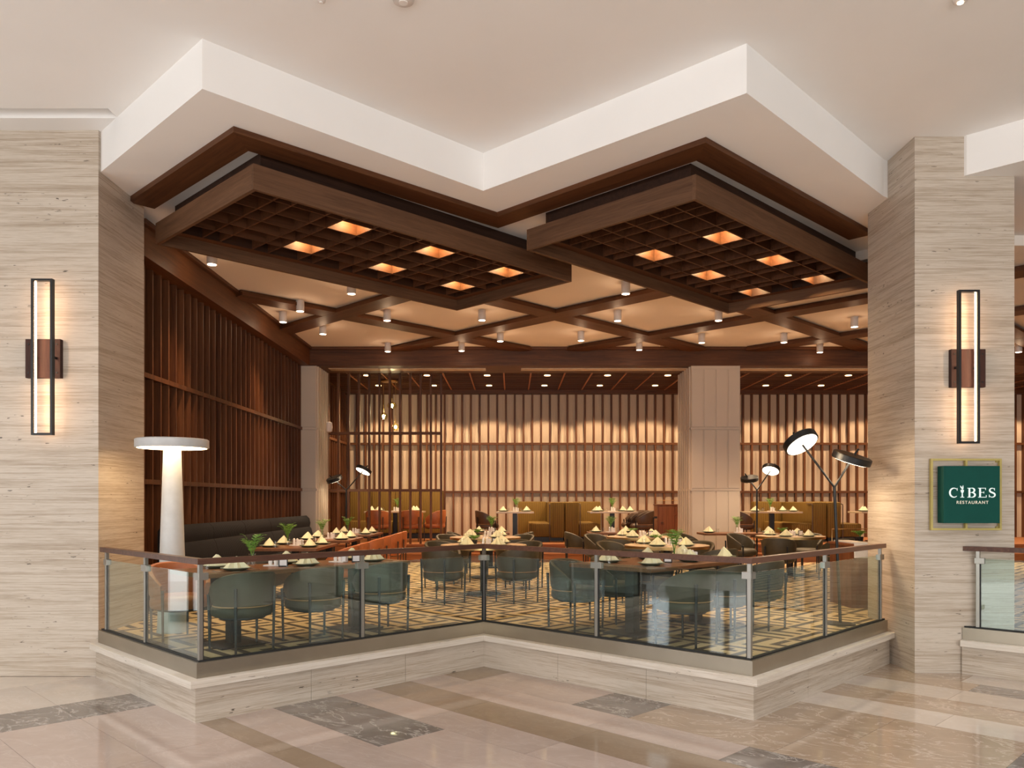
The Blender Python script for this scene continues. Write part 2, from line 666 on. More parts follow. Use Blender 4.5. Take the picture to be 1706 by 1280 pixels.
# ------------------------------------------------------------------ lobby: columns, ceiling, soffit, far walls
LCX, LCY, LCB = -4.28, 8.355, 9.39
RCX, RCY, RCB = 4.24, 8.5, 9.62
c = MB().box(-5.8, LCY, 0, LCX, LCB, Z_HIGH).build('stone_column', M['trav'])
struct(c, 'broad travertine pier with a sconce and no sign, beside the mushroom lamp', 'column')
c = MB().box(RCX, RCY, 0, 4.77, RCB, Z_HIGH).box(4.77, RCY, 0, 5.29, RCB, Z_SOFFIT).build('stone_column', M['trav'])
struct(c, 'travertine pier carrying the green restaurant sign', 'column')

ce = MB()
ce.box(-14, -9, Z_HIGH, 15, 7.89, Z_HIGH + .3)
ce.box(-3.95, 7.89, Z_HIGH, 15, 9.7, Z_HIGH + .3)
ce.box(-14, 8.087, Z_HIGH, -3.95, 9.7, Z_HIGH + .3)
ce.box(-14, 7.89, Z_HIGH + .13, -3.95, 8.087, Z_HIGH + .3)
ce = ce.build('ceiling', M['plaster'])
struct(ce, 'white plaster lobby ceiling with a slot above the left pier', 'ceiling')

SO = [up(170, 285, 3.415), up(337, 148, 3.415), up(805, 318, 3.415), up(1244, 155, 3.415), up(1472, 327, 3.415)]
so_poly = [(-4.6, SO[0][1] + .35), SO[0]] + SO[1:4] + [SO[4], (4.5, 9.3), (4.77, 8.47), (4.77 + 4.4, 8.47 - 4.3), (XR, 4.17), (XR, 12.6), (-4.6, 12.6)]
so = MB().prism(so_poly, Z_SOFFIT, Z_HIGH).build('ceiling_soffit', M['plaster'])
struct(so, 'white zigzag plaster soffit stepping over the glass railing', 'ceiling')

# far sides of the lobby, which the glass and the polished floor mirror
wl = MB()
wl.box(-11.3, 4.65, 0, -11.0, 8.3, Z_HIGH).box(-11.3, 3.05, 0, -11.0, 4.1, Z_HIGH).box(-11.0, 8.0, 0, -8.0, 8.3, Z_HIGH)
for ya, yb_, xa in ((-9, 3.05, -11.3), (4.1, 4.65, -11.3), (8.3, 11.5, -8.3)):
    wl.box(xa, ya, 0, xa + .3, yb_, .1).box(xa, ya, 4.7, xa + .3, yb_, Z_HIGH)
wl.box(-8.3, 11.5, 0, -4.75, 11.8, Z_HIGH)
wl = wl.build('wall_left', M['slate'])
struct(wl, 'far left lobby wall with tall glazed openings', 'wall')
for yy in (-6.2, -3.4, -.6, 1.4, 2.6):
    MB().box(-11.2, yy - .05, .1, -11.05, yy + .05, 4.7).build('mullion', M['black'], wl)
for yy in (9.02, 9.75, 10.6):
    MB().box(-8.2, yy - .04, .1, -8.05, yy + .04, 4.7).build('mullion', M['black'], wl)
wr = MB().box(10.9, -9, 0, 11.2, 4.0, Z_HIGH).build('wall_right', M['slate'])
struct(wr, 'dark slate lobby wall facing the restaurant from the right', 'wall')

# ------------------------------------------------------------------ plinth under the railing
def plinth(poly, label):
    pl = MB()
    for i in range(len(poly) - 1):
        pl.prism(seg_quad(poly, i, .05, .5), 0, Z_CARPET - .012)
    root = pl.build('plinth', M['trav'])
    struct(root, label, 'plinth')
    for i in range(len(poly) - 1):
        L = math.dist(poly[i], poly[i + 1])
        n = max(1, round(L / 1.15))
        for k in range(n):
            MB().prism(seg_quad(poly, i, 0, .05, k / n, (k + 1) / n, .0012), 0, .295).build('stone_slab', M['trav'], root)
        n = max(1, round(L / 1.6))
        for k in range(n):
            MB().prism(seg_quad(poly, i, -.062, .2, k / n, (k + 1) / n, .001), .297, .357).build('coping_stone', M['trav_cap'], root)
    return root


plinth(PL, 'zigzag travertine plinth with projecting coping between the two piers')
plinth(PR, 'short travertine plinth running off the right edge beyond the sign pier')

# ------------------------------------------------------------------ dining room shell
IN = offset(PL, .12)
cp_poly = [(-4.62, IN[0][1] + .3)] + IN + [(4.5, 9.3), (5.0, 8.7), (9.1, 4.7), (XR, 4.7), (XR, Y_RISER), (-4.62, Y_RISER)]
o = MB().prism(cp_poly, Z_CARPET - .1, Z_CARPET).build('floor_carpet', M['carpet'])
struct(o, 'cream dining room carpet with dark brown nested zigzag lines', 'floor')
o = MB().box(-4.62, Y_PLAT, .2, XR, YB, Z_PLAT).build('floor_platform', M['step'])
struct(o, 'raised reddish timber platform at the back of the dining room', 'floor')
MB().box(-4.62, Y_RISER, .2, XR, Y_PLAT - .002, Z_STEP).build('step', M['step'], o)
MB().box(-4.62, Y_RISER - .015, Z_STEP - .03, XR, Y_PLAT, Z_STEP + .003).build('nosing', M['step'], o)
MB().box(-4.62, Y_PLAT - .015, Z_PLAT - .03, XR, Y_PLAT + .3, Z_PLAT + .003).build('nosing', M['step'], o)

o = MB().prism([(-4.6, 10.6), (-3.25, 9.25), (-.8, 11.7), (1.2, 9.7), (3.65, 12.15), (5.4, 10.4), (XR, 10.4), (XR, 17.6), (-4.6, 17.6)], Z_CREAM, Z_SOFFIT + .02).build('ceiling_dining', M['cream'])
struct(o, 'cream dining room ceiling between the diagonal walnut beams', 'ceiling')
crm = o
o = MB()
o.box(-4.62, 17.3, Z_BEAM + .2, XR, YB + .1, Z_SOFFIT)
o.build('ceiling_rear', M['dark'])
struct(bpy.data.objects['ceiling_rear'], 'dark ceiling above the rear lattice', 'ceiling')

# ---- left slat wall
RAILS = (EYE + 1.54, EYE + .23)
wall = MB().box(-4.75, 9.0, Z_CARPET, -4.62, YB + .1, Z_CREAM).build('wall_dining_left', M['wal_z'])
struct(wall, 'left dining room wall lined with deep vertical walnut slats', 'wall')
slat_me = MB().box(0, -.016, Z_CARPET, .12, .016, Z_BEAM).mesh('slat', M['slat_z'])
y = 9.0 + .175
while y < YB:
    if not (17.2 < y < 18.4):
        link('slat', slat_me, wall, (-4.62, y, 0))
    y += .236
for zz in RAILS:
    MB().box(-4.62, 9.0, zz - .03, -4.485, 17.28, zz + .03).build('rail', M['slat_z'], wall)
    MB().box(-4.62, 18.36, zz - .03, -4.485, YB, zz + .03).build('rail', M['slat_z'], wall)
b = MB().box(-4.62, 9.4, Z_BEAM, -4.33, 17.29, Z_CREAM + .02).build('beam_left', M['wal_y'])
struct(b, 'long walnut beam along the top of the left slat wall', 'beam')
MB().box(-4.33, 9.42, Z_CREAM - .05, -4.27, 17.25, Z_CREAM + .01).build('fillet', M['wal_y'], b)

# ---- back wall
wall = MB().box(-4.75, YB, Z_PLAT, XR, YB + .15, Z_CREAM).build('wall_back', M['panel'])
struct(wall, 'back wall of fluted cream panels divided by walnut slats', 'wall')
slat_me = MB().box(-.024, -.10, Z_PLAT, .024, 0, EYE + 2.892).mesh('slat', M['slat_z'])
x = -.88 - .239 * 15
while x < XR:
    link('slat', slat_me, wall, (x, YB, 0))
    x += .239
for zz in RAILS:
    MB().box(-4.62, YB - .105, zz - .03, XR, YB, zz + .03).build('rail', M['wal_x'], wall)
MB().box(-4.62, YB - .25, EYE + 2.89, XR, YB - .001, EYE + 3.05).build('header', M['wal_x'], wall)
wr = MB().box(XR, 4.0, Z_CARPET, XR + .15, YB + .1, Z_HIGH).build('wall_dining_right', M['wal_z'])
struct(wr, 'far right dining room wall in dark walnut', 'wall')

# ---- beam in front of the rear zone, with its two light slots
b = MB().box(-4.62, Y_COL + .001, Z_BEAM, XR, 18.27, Z_CREAM + .02).build('beam_rear', M['wal_x'])
struct(b, 'deep walnut beam crossing the room above the white columns', 'beam')
MB().box(-4.62, Y_COL - .07, Z_CREAM - .06, XR, Y_COL, Z_CREAM + .01).build('fillet', M['wal_x'], b)
for x0, x1 in ((-4.0, (809.5 - HX) * 17.75 / F), ((868 - HX) * 17.75 / F, 9.5)):
    MB().box(x0, 17.6, Z_BEAM - .012, x1, 17.9, Z_BEAM + .01).build('slot_diffuser', M['stone_top'], b)

# ---- diagonal beam grid
gs = [11.0, 14.8, 18.6, 22.4, 26.2, 30.0]
gd = [17.0, 13.3, 9.6, 5.9, 2.2, -1.5]
X0, X1, Y0, Y1 = -4.33, XR, 9.3, Y_COL


CAN = ((5.23, 11.78, 10.16, 13.50), (9.76, 16.27, 6.14, 9.41))


def clip(kind, v):
    """stretches of a grid line that lie under the cream ceiling and outside the hanging canopies"""
    runs, cur = [], []
    for t in range(0, 4001):
        w = -10 + t * .015
        s, d = (v, w) if kind == 's' else (w, v)
        X, Y = sd(s, d)
        ok = X0 <= X <= X1 and Y0 <= Y <= Y1 and ((d > 12.5 and s > 6) or (s > 10.9 and d > 8.5) or (s > 15.8 and Y > 10.4))
        ok = ok and not any(a + .12 < s < b - .12 and c + .12 < d < e - .12 for a, b, c, e in CAN)
        if ok:
            cur.append((X, Y))
        elif cur:
            runs.append(cur)
            cur = []
    if cur:
        runs.append(cur)
    return [(r[0], r[-1]) for r in runs if len(r) > 12]


for kind, vals, m in (('s', gs, 'wal_q'), ('d', gd, 'wal_p')):
    for v in vals:
        for e in clip(kind, v):
            dz = .002 if kind == 's' else 0
            bb = MB().obar((*e[0], Z_CREAM - .065 - dz), (*e[1], Z_CREAM - .065 - dz), .40, .05)
            b = bb.build('ceiling_beam', M[m])
            struct(b, 'flat walnut ceiling beam running diagonally under the cream ceiling', 'beam')
            MB().obar((*e[0], Z_CREAM - .02), (*e[1], Z_CREAM - .02), .30, .042).build('shadow_gap', M['wal_x'], b)

# ---- timber frame on the soffit
FR = [up(214, 329, 3.415), up(389, 210, 3.415), up(828, 353.5, 3.415), up(1176, 228, 3.415), up(1452, 384, 3.415)]
fr = MB().prism(seg_quad(FR, 0, 0, .29), Z_SOFFIT - .055, Z_SOFFIT + .01).build('soffit_frame', M['wal_q'])
struct(fr, 'flat walnut border following the zigzag of the white soffit', 'beam')
for i, m in ((1, 'wal_p'), (2, 'wal_q'), (3, 'wal_p')):
    MB().prism(seg_quad(FR, i, 0, .29), Z_SOFFIT - .055, Z_SOFFIT + .01).build('frame_board', M[m], fr)

# ---- white columns in the dining room
def white_column(x0, x1, y0, y1, nf, ns, side, label):
    root = MB().box(x0, y0, Z_CARPET, x1, y1, Z_BEAM - .002).build('panelled_column', M['colwhite'])
    struct(root, label, 'column')
    zs = [Z_CARPET + .05, RAILS[1], RAILS[0], Z_BEAM - .05]
    w = (x1 - x0) / nf
    for k in range(nf):
        for a, b in zip(zs[:-1], zs[1:]):
            MB().rbox(x0 + k * w + .012, y0 - .016, a + .03, x0 + (k + 1) * w - .012, y0 + .01, b - .03, .008).build('panel', M['colwhite'], root)
    for zz in zs[1:3]:
        MB().box(x0 - .02, y0 - .02, zz - .02, x1 + .02, y1, zz + .02).build('band', M['colwhite'], root)
    sx = x0 if side < 0 else x1
    for k in range(ns):
        yy = y0 + (k + .5) * (y1 - y0) / ns
        MB().box(sx - .035, yy - .035, Z_CARPET, sx + .035, yy + .035, Z_BEAM - .01).build('batten', M['colwhite'], root)
    return root


colL = white_column(-4.6, -4.185, Y_COL, 18.3, 1, 6, 1, 'cream panelled column at the end of the slat wall')
colR = white_column(3.84, 4.885, Y_COL, 18.6, 4, 6, -1, 'broad cream panelled column left of the two-headed floor lamps')

# ------------------------------------------------------------------ railing
def ray_seg(px, a, b):
    k = (px - HX) / F
    # point a + t(b-a) with X = k*Y
    dx, dy = b[0] - a[0], b[1] - a[1]
    t = (k * a[1] - a[0]) / (dx - k * dy)
    return t


ZG0, ZG1, ZR0, ZR1 = .485, 1.212, 1.29, 1.338


def railing(poly, posts, label, mr):
    root = thing('glass_railing', label, 'railing', (poly[0][0], poly[0][1], .357))
    base = Vector((poly[0][0], poly[0][1], .357))
    ox, oy, oz = base

    def P(q):
        return [(x - ox, y - oy) for x, y in q]
    n = len(poly) - 1
    gl = offset(poly, .07)
    for i in range(n):
        MB().prism(P(seg_quad(poly, i, .02, .125)), 0, .128).build('base_channel', M['bronze'], root)
        MB().prism(P(seg_quad(poly, i, .05, .09)), .128, .142).build('gasket', M['gasket'], root)
        MB().prism(P(seg_quad(poly, i, .035, .105)), ZR0 - oz, ZR1 - oz).build('handrail', M[mr[i]], root)
    sw = .021
    for i in range(n):
        a, b = gl[i], gl[i + 1]
        L = math.dist(a, b)
        tx, ty = (b[0] - a[0]) / L, (b[1] - a[1]) / L
        ang = math.atan2(ty, tx)
        ts = [t if t is not None else None for t in posts[i]]
        for j, t in enumerate(ts):
            if i > 0 and j == 0:
                continue                      # the corner post already stands there
            x, y = a[0] + (b[0] - a[0]) * t, a[1] + (b[1] - a[1]) * t
            corner = (t == 1.0)
            po = MB().rbox(-.017, -.017, .128, .017, .017, ZR0 - oz, .002).build('post', M['nickel'], root)
            po.location = (x - ox, y - oy, 0)
            po.rotation_euler = (0, 0, ang)
            cl = MB().rbox(-.062 if j else -.03, -.024, ZG1 - oz - .052, .062 if not corner or i == n - 1 else .02, .024, ZG1 - oz + .008, .002)
            cl.build('clamp', M['nickel'], po)
            if corner and i < n - 1:
                c2, d2 = gl[i + 1], gl[i + 2]
                a2 = math.atan2(d2[1] - c2[1], d2[0] - c2[0]) - ang
                cl = MB().rbox(-.02, -.024, ZG1 - oz - .052, .062, .024, ZG1 - oz + .008, .002).build('clamp', M['nickel'], po)
                cl.rotation_euler = (0, 0, a2)
        for t0, t1 in zip(ts[:-1], ts[1:]):
            g = sw / L
            q = [(a[0] + (b[0] - a[0]) * t, a[1] + (b[1] - a[1]) * t) for t in (t0 + g, t1 - g)]
            nx, ny = -ty * .006, tx * .006
            pane = MB().prism(P([(q[0][0] - nx, q[0][1] - ny), (q[1][0] - nx, q[1][1] - ny), (q[1][0] + nx, q[1][1] + ny), (q[0][0] + nx, q[0][1] + ny)]), .142, ZG1 - oz)
            po = pane.build('glass_pane', M['glass'], root)
            for tt in (t0 + g, t1 - g):
                w2 = .007 / L
                e = [(a[0] + (b[0] - a[0]) * t, a[1] + (b[1] - a[1]) * t) for t in (tt - w2, tt + w2)]
                nx, ny = -ty * .0085, tx * .0085
                MB().prism(P([(e[0][0] - nx, e[0][1] - ny), (e[1][0] - nx, e[1][1] - ny), (e[1][0] + nx, e[1][1] + ny), (e[0][0] + nx, e[0][1] + ny)]), .143, ZG1 - oz - .055).build('edge_seal', M['gasket'], po)
    return root


GL = offset(PL, .07)
posts = [[max(.02, ray_seg(178, GL[0], GL[1])), ray_seg(243, GL[0], GL[1]), 1.0],
         [0.0, ray_seg(603, GL[1], GL[2]), 1.0],
         [0.0, ray_seg(994.5, GL[2], GL[3]), 1.0],
         [0.0, ray_seg(1374.5, GL[3], GL[4]), min(.985, ray_seg(1466, GL[3], GL[4]))]]
railing(PL, posts, 'zigzag glass railing with walnut handrail on the plinth between the piers', ['rail'] * 4)
GR = offset(PR, .07)
railing(PR, [[ray_seg(1629.5, GR[0], GR[1]), .45, .95]], 'short glass railing beyond the green sign at the right edge', ['rail'])

# ------------------------------------------------------------------ hanging lattice canopies
def canopy(s0, s1, d0, d1, lit, label, joint):
    cx, cy = sd((s0 + s1) / 2, (d0 + d1) / 2)
    R2 = math.sqrt(2)
    hp, hq = (s1 - s0) / R2 / 2, (d1 - d0) / R2 / 2
    zb, zt = EYE + 2.97, EYE + 3.215
    root = thing('lattice_canopy', label, 'canopy', (cx, cy, zb), PI / 4, 'hanging walnut lattice canopies')
    H = zt - zb
    th = .04
    # local x runs along p, local y along q
    MB().box(-hp, -hq, 0, hp, -hq + th, H).build('side_board', M['canopy_p'], root)
    MB().box(-hp, hq - th, 0, hp, hq, H).build('side_board', M['canopy_p'], root)
    MB().box(-hp, -hq + th, 0, -hp + th, hq - th, H).build('side_board', M['canopy_q'], root)
    MB().box(hp - th, -hq + th, 0, hp, hq - th, H).build('side_board', M['canopy_q'], root)
    e = Z_SOFFIT - zb
    ins, zl, zt_ = .16, .15, .335
    ip, iq = hp - ins, hq - ins
    # shelf between the side boards and the inner box that holds the lattice
    for a in ((-hp + th, -hq + th, hp - th, -iq), (-hp + th, iq, hp - th, hq - th), (-hp + th, -iq, -ip, iq), (ip, -iq, hp - th, iq)):
        MB().box(a[0], a[1], zl, a[2], a[3], zl + .015).build('shelf', M['lat'], root)
    t2 = .02
    for a in ((-ip, -iq, ip, -iq + t2), (-ip, iq - t2, ip, iq), (-ip, -iq + t2, -ip + t2, iq - t2), (ip - t2, -iq + t2, ip, iq - t2)):
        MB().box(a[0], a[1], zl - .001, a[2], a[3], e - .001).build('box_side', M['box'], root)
    MB().box(-ip + t2, -iq + t2, zt_, ip - t2, iq - t2, zt_ + .012).build('top_panel', M['lat'], root)
    bar = .02
    nq = 6
    cq = (2 * iq - 2 * t2) / nq
    qs = [-iq + t2 + cq * k for k in range(1, nq)]
    ps = []
    p0 = (lit[0][0] / R2) - (s0 + s1) / 2 / R2          # centre of a wide cell
    per = (lit[1][0] - lit[0][0]) / R2 / 2
    wide = per * .66
    for k in range(-12, 14):
        for v in (p0 + k * per - wide / 2, p0 + k * per + wide / 2):
            if -ip + t2 + .05 < v < ip - t2 - .05:
                ps.append(v)
    bq = MB().box(-ip + t2, -bar / 2, zl, ip - t2, bar / 2, zt_).mesh('lattice_bar', M['lat'])
    bp = MB().box(-bar / 2, -iq + t2, zl + .001, bar / 2, iq - t2, zt_ - .001).mesh('lattice_bar', M['lat'])
    for v in qs:
        link('lattice_bar', bq, root, (0, v, 0))
    for v in ps:
        link('lattice_bar', bp, root, (v, 0, 0))
    em = MB().box(-wide / 2 + bar / 2 + .004, -cq / 2 + bar / 2 + .004, zt_ - .006, wide / 2 - bar / 2 - .004, cq / 2 - bar / 2 - .004, zt_ - .001).mesh('cell_lamp', M['e_panel'])
    for s, kq in lit:
        pc = s / R2 - (s0 + s1) / 2 / R2
        qc = -iq + t2 + cq * (kq + .5)
        l = link('cell_lamp', em, root, (pc, qc, 0))
        for nm, kind, w in (('cell_light', 'SPOT', CELL_W), ('cell_glow', 'POINT', 11.0)):
            li = bpy.data.lights.new(nm, kind)
            li.energy = w
            li.color = (1.0, .60, .26) if kind == 'SPOT' else (1.0, .74, .40)
            li.shadow_soft_size = .03
            if kind == 'SPOT':
                li.spot_size = 1.5
                li.spot_blend = .5
            lo = bpy.data.objects.new(nm, li)
            lo.parent = l
            lo.location = (0, 0, zt_ - .03) if kind == 'SPOT' else (.05, .03, zt_ - .06)
            COL.objects.link(lo)
    return root


la = [(7.40, 1), (9.18, 1), (10.96, 1), (7.40, 4), (9.18, 4), (10.96, 4)]
canopy(5.23, 11.78, 10.16, 13.50, la, 'hanging walnut lattice canopy nearer the mushroom lamp', .6)
lb = [(12.1, 4), (13.92, 4), (15.72, 4), (12.1, 1), (13.92, 1), (15.72, 1)]
canopy(9.76, 16.27, 6.14, 9.41, lb, 'hanging walnut lattice canopy nearer the sign pier', .6)

# ------------------------------------------------------------------ ceiling cylinder spotlights
def spot(parent, loc, w, size, blend, col=WARM, r=.03):
    li = bpy.data.lights.new('downlight', 'SPOT')
    li.energy = w
    li.color = col
    li.spot_size = size
    li.spot_blend = blend
    li.shadow_soft_size = r
    o = bpy.data.objects.new('downlight', li)
    o.parent = parent
    o.location = loc
    COL.objects.link(o)


cyl = MB().lathe([(.064, 0), (.067, .005), (.067, .18)], 24).mesh('housing', M['fixture'], True)
lens = MB().lathe([(.056, -.003), (.056, .004)], 20).mesh('lens', M['e_spot'])
SPX = [(353, 441, 'white cylinder spotlight closest to the left slat wall, under the lattice corner'),
       (500, 519, 'white cylinder spotlight on the leftmost cream panel, nearer one'),
       (471.6, 537, 'white cylinder spotlight close to the slat wall beyond the first beam'),
       (538, 557, 'white cylinder spotlight beyond the first beam, away from the slat wall'),
       (585.6, 490, 'white cylinder spotlight just behind the left canopy edge'),
       (645, 534.5, 'white cylinder spotlight past the left canopy, left of the central beams'),
       (646, 586, 'white cylinder spotlight over the left slat screen by the rear beam'),
       (803, 534, 'white cylinder spotlight under the back corner of the left canopy'),
       (769, 585, 'white cylinder spotlight on the rear beam above the small square table'),
       (833.5, 569, 'white cylinder spotlight in the middle panel near the rear beam'),
       (1042.5, 490, 'white cylinder spotlight behind the gap between both canopies'),
       (1029, 535, 'white cylinder spotlight in the central diamond, front corner'),
       (968, 568, 'white cylinder spotlight left of the central beam crossing'),
       (1065, 583.5, 'white cylinder spotlight in the small triangle by the rear beam'),
       (1169, 571.5, 'white cylinder spotlight above the cream panelled column'),
       (1197, 534.5, 'white cylinder spotlight under the back corner of the right canopy'),
       (1306, 571, 'white cylinder spotlight behind the right canopy, farther diamond'),
       (1366, 587.5, 'white cylinder spotlight on the rear beam right of the column'),
       (1423.5, 545, 'white cylinder spotlight beside the sign pier, highest on that side'),
       (1697, 587, 'white cylinder spotlight seen past the outer edge of the sign pier')]
for px, py, lb_ in SPX:
    x, y = up(px, py, 3.104)
    o = thing('ceiling_spotlight', lb_, 'spotlight', (x, y, EYE + 3.104), 0, 'white cylinder ceiling spotlights')
    link('housing', cyl, o)
    link('lens', lens, o)
    spot(o, (0, 0, -.02), SPOT_W, math.radians(80), .95)
    li = bpy.data.lights.new('ceiling_fill', 'POINT')  # extra fill added below the fixture to lift the ceiling
    li.energy = CEIL_FILL_W
    li.color = WARM
    li.shadow_soft_size = .05
    lo = bpy.data.objects.new('ceiling_fill', li)
    lo.parent = o
    lo.location = (0, 0, -.10)
    COL.objects.link(lo)

# ------------------------------------------------------------------ rear lattice ceiling with downlights
ZL = EYE + 2.99
rl = thing('lattice_ceiling', 'dark walnut slatted ceiling with downlights over the raised rear zone', 'ceiling', (0, 18.3, ZL))
rl['kind'] = 'structure'
sm = MB().box(-4.6, -.02, 0, XR, .02, .09).mesh('slat', M['wal_x'])
for k in range(24):
    link('slat', sm, rl, (0, .08 + k * .155, 0))
sm = MB().box(-.018, 0, -.012, .018, 3.5, .09).mesh('runner', M['step'])
DLX = [630, 723, 815.6, 908, 1000, 1097]
sp_x = (908 - 815.6) * 20.9 / F
x = (630 - HX) * 20.9 / F
k = 0
while x < XR - .3:
    for dx in (-.62, -.22 - .62 + .5):
        pass
    for dx in (-.40, .40):
        link('runner', sm, rl, (x + dx, 0, 0))
    x += sp_x
    k += 1
dl = MB().lathe([(.075, 0), (.075, .012)], 16).mesh('downlight_lens', M['e_down'])
x = (630 - HX) * 20.9 / F
k = 0
while x < XR - .3:
    for yy in (20.95, 19.25):
        q = link('downlight_lens', dl, rl, (x, yy - 18.3, -.016))
        spot(q, (0, 0, -.01), LATTICE_W, math.radians(112), .25, (1.0, .72, .44), .02)
    x += sp_x
    k += 1

# ------------------------------------------------------------------ slat screen, pendants, speaker
sc = thing('slat_screen', 'open walnut slat screen standing at the platform edge before the pendants', 'screen', (0, Y_SCREEN, Z_PLAT))
sm = MB().box(-.022, -.05, 0, .022, .05, Z_BEAM - Z_PLAT + .05).mesh('slat', M['slat_z'])
x = (735 - HX) * Y_SCREEN / F
while x > -4.3:
    link('slat', sm, sc, (x, 0, 0))
    x -= .2355
for zz in RAILS:
    MB().box(-4.3, -.052, zz - Z_PLAT - .03, (735 - HX) * Y_SCREEN / F + .022, .052, zz - Z_PLAT + .03).build('rail', M['wal_x'], sc)

px_, py_ = up(649, 634, 2.98)
pe = thing('pendant_lamp', 'cluster of three amber glass pendants hanging behind the slat screen', 'lamp', (px_, py_, ZL - .02))
MB().lathe([(.20, -.03), (.21, -.01), (.21, 0)], 28).build('ceiling_plate', M['brass'], pe, True)
for i, (gx, gy, r, sq, dy) in enumerate(((653, 676, .125, .72, 0), (639, 694, .105, .9, .12), (659, 712, .085, 1.2, -.1))):
    Yg = py_ + dy
    X = (gx - HX) * Yg / F - px_
    Zg = EYE + (HY - gy) * Yg / F - (ZL - .02)
    MB().tube([(X, dy, Zg + r * sq), (X, dy, -.01)], .006, 6).build('cord', M['brass'], pe)
    sh = MB().lathe([(r * .28, r * sq), (r * .8, r * sq * .62), (r, 0), (r * .82, -r * sq * .6), (r * .5, -r * sq * .8)], 18, (X, dy, Zg), False).build('shade', M['amber'], pe, True)
    MB().lathe([(.01, .05), (.036, .03), (.042, 0), (.03, -.03), (.005, -.042)], 12, (X, dy, Zg)).build('bulb', M['e_bulb'], sh, True)
    MB().lathe([(.02, r * sq), (.024, r * sq + .09)], 10, (X, dy, Zg)).build('socket', M['brass'], sh, True)
    li = bpy.data.lights.new('pendant_light', 'POINT')
    li.energy = 9
    li.color = (1, .78, .42)
    li.shadow_soft_size = .05
    lo = bpy.data.objects.new('pendant_light', li)
    lo.parent = pe
    lo.location = (X, dy, Zg - r * sq - .06)
    COL.objects.link(lo)

sp = thing('wall_speaker', 'small white loudspeaker on the side of the left panelled column', 'speaker', (-4.12, 18.15, EYE + 1.65))
MB().lathe([(.03, -.12), (.07, -.10), (.085, 0), (.07, .10), (.03, .12)], 14).build('body', M['fixture'], sp, True)
MB().box(-.07, -.02, -.03, -.01, .02, .03).build('bracket', M['fixture'], sp)

# ------------------------------------------------------------------ sconces on the piers
def sconce(cx, cz, ywall, label, dx):
    t = thing('wall_sconce', label, 'sconce', (cx, ywall, cz), 0, 'tall sconces on the travertine piers')
    MB().rbox(dx - .18, -.055, -.20, dx + .18, 0, .20, .004).build('back_plate', M['sconce'], t)
    for x in (dx - .145, dx + .145):
        for z in (-.147, .147):
            s = MB().lathe([(.009, 0), (.009, .006)], 10).build('screw', M['black'], t)
            s.rotation_euler = (PI / 2, 0, 0)
            s.location = (x, -.055, z)
    w, h, d = .108, .795, .05
    y0, y1 = -.155, -.155 + d
    fr = MB()
    fr.box(-w, y0, -h, -w + .022, y1, h).box(w - .022, y0, -h, w, y1, h)
    fr.box(-w + .022, y0, h - .022, w - .022, y1, h).box(-w + .022, y0, -h, w - .022, y1, -h + .022)
    fr.build('frame', M['black'], t)
    for sx in (-w, w - .02):
        MB().box(sx + .004, -.106, -.012, sx + .016, -.05, .012).build('stem', M['black'], t)
    for sx in (-1, 1):
        xa, xb = sorted((sx * (w - .0222), sx * (w - .026)))
        MB().box(xa, y1 - .022, -h + .024, xb, y1 + .005, h - .024).build('led_strip', M['e_led'], t)
    return t


k = 8.2 / F
sconce((69 - HX) * k, EYE + (HY - 594.5) * k, LCY, 'tall black-framed sconce on the pier with no sign', -.045)
k = 8.35 / F
sconce((1615 - HX) * k, EYE + (HY - 611) * k, RCY, 'tall black-framed sconce above the green sign', .045)

# ------------------------------------------------------------------ restaurant sign
k = 8.44 / F
sgx, sgz = (1610.6 - HX) * k, EYE + (HY - 824) * k
sg = thing('restaurant_sign', 'square green sign with white lettering in a brass-coloured frame on the pier', 'sign', (sgx, RCY, sgz))
hw, hh = 59 * k, 59.7 * k
bw = .021
fr = MB()
for a in ((-hw, -hh, hw, -hh + bw), (-hw, hh - bw, hw, hh), (-hw, -hh + bw, -hw + bw, hh - bw), (hw - bw, -hh + bw, hw, hh - bw), (-.010, hh - .11, .011, hh - bw), (-.010, -hh + bw, .011, -hh + .11)):
    fr.box(a[0], -.055, a[1], a[2], -.02, a[3])
fr.build('frame', M['gold'], sg)
for x in (-hw + .03, hw - .03):
    for z in (-hh + .03, hh - .03):
        MB().box(x - .008, -.021, z - .008, x + .008, 0, z + .008).build('spacer', M['gold'], sg)
kf = 8.34 / F
x0, x1 = (1572 - HX) * kf - sgx, (1666 - HX) * kf - sgx
z0, z1 = EYE + (HY - 872) * kf - sgz, EYE + (HY - 776.5) * kf - sgz
MB().rbox(x0, -.16, z0, x1, -.04, z1, .004).build('panel', M['green'], sg)


def stroke(pts, ws):
    """flat ribbon of varying width along points in the x-z plane"""
    L, R = [], []
    n = len(pts)
    for i, (x, z) in enumerate(pts):
        a, b = pts[max(0, i - 1)], pts[min(n - 1, i + 1)]
        dx, dz = b[0] - a[0], b[1] - a[1]
        l = math.hypot(dx, dz) or 1
        nx, nz = -dz / l, dx / l
        L.append((x + nx * ws[i] / 2, z + nz * ws[i] / 2))
        R.append((x - nx * ws[i] / 2, z - nz * ws[i] / 2))
    return L, R


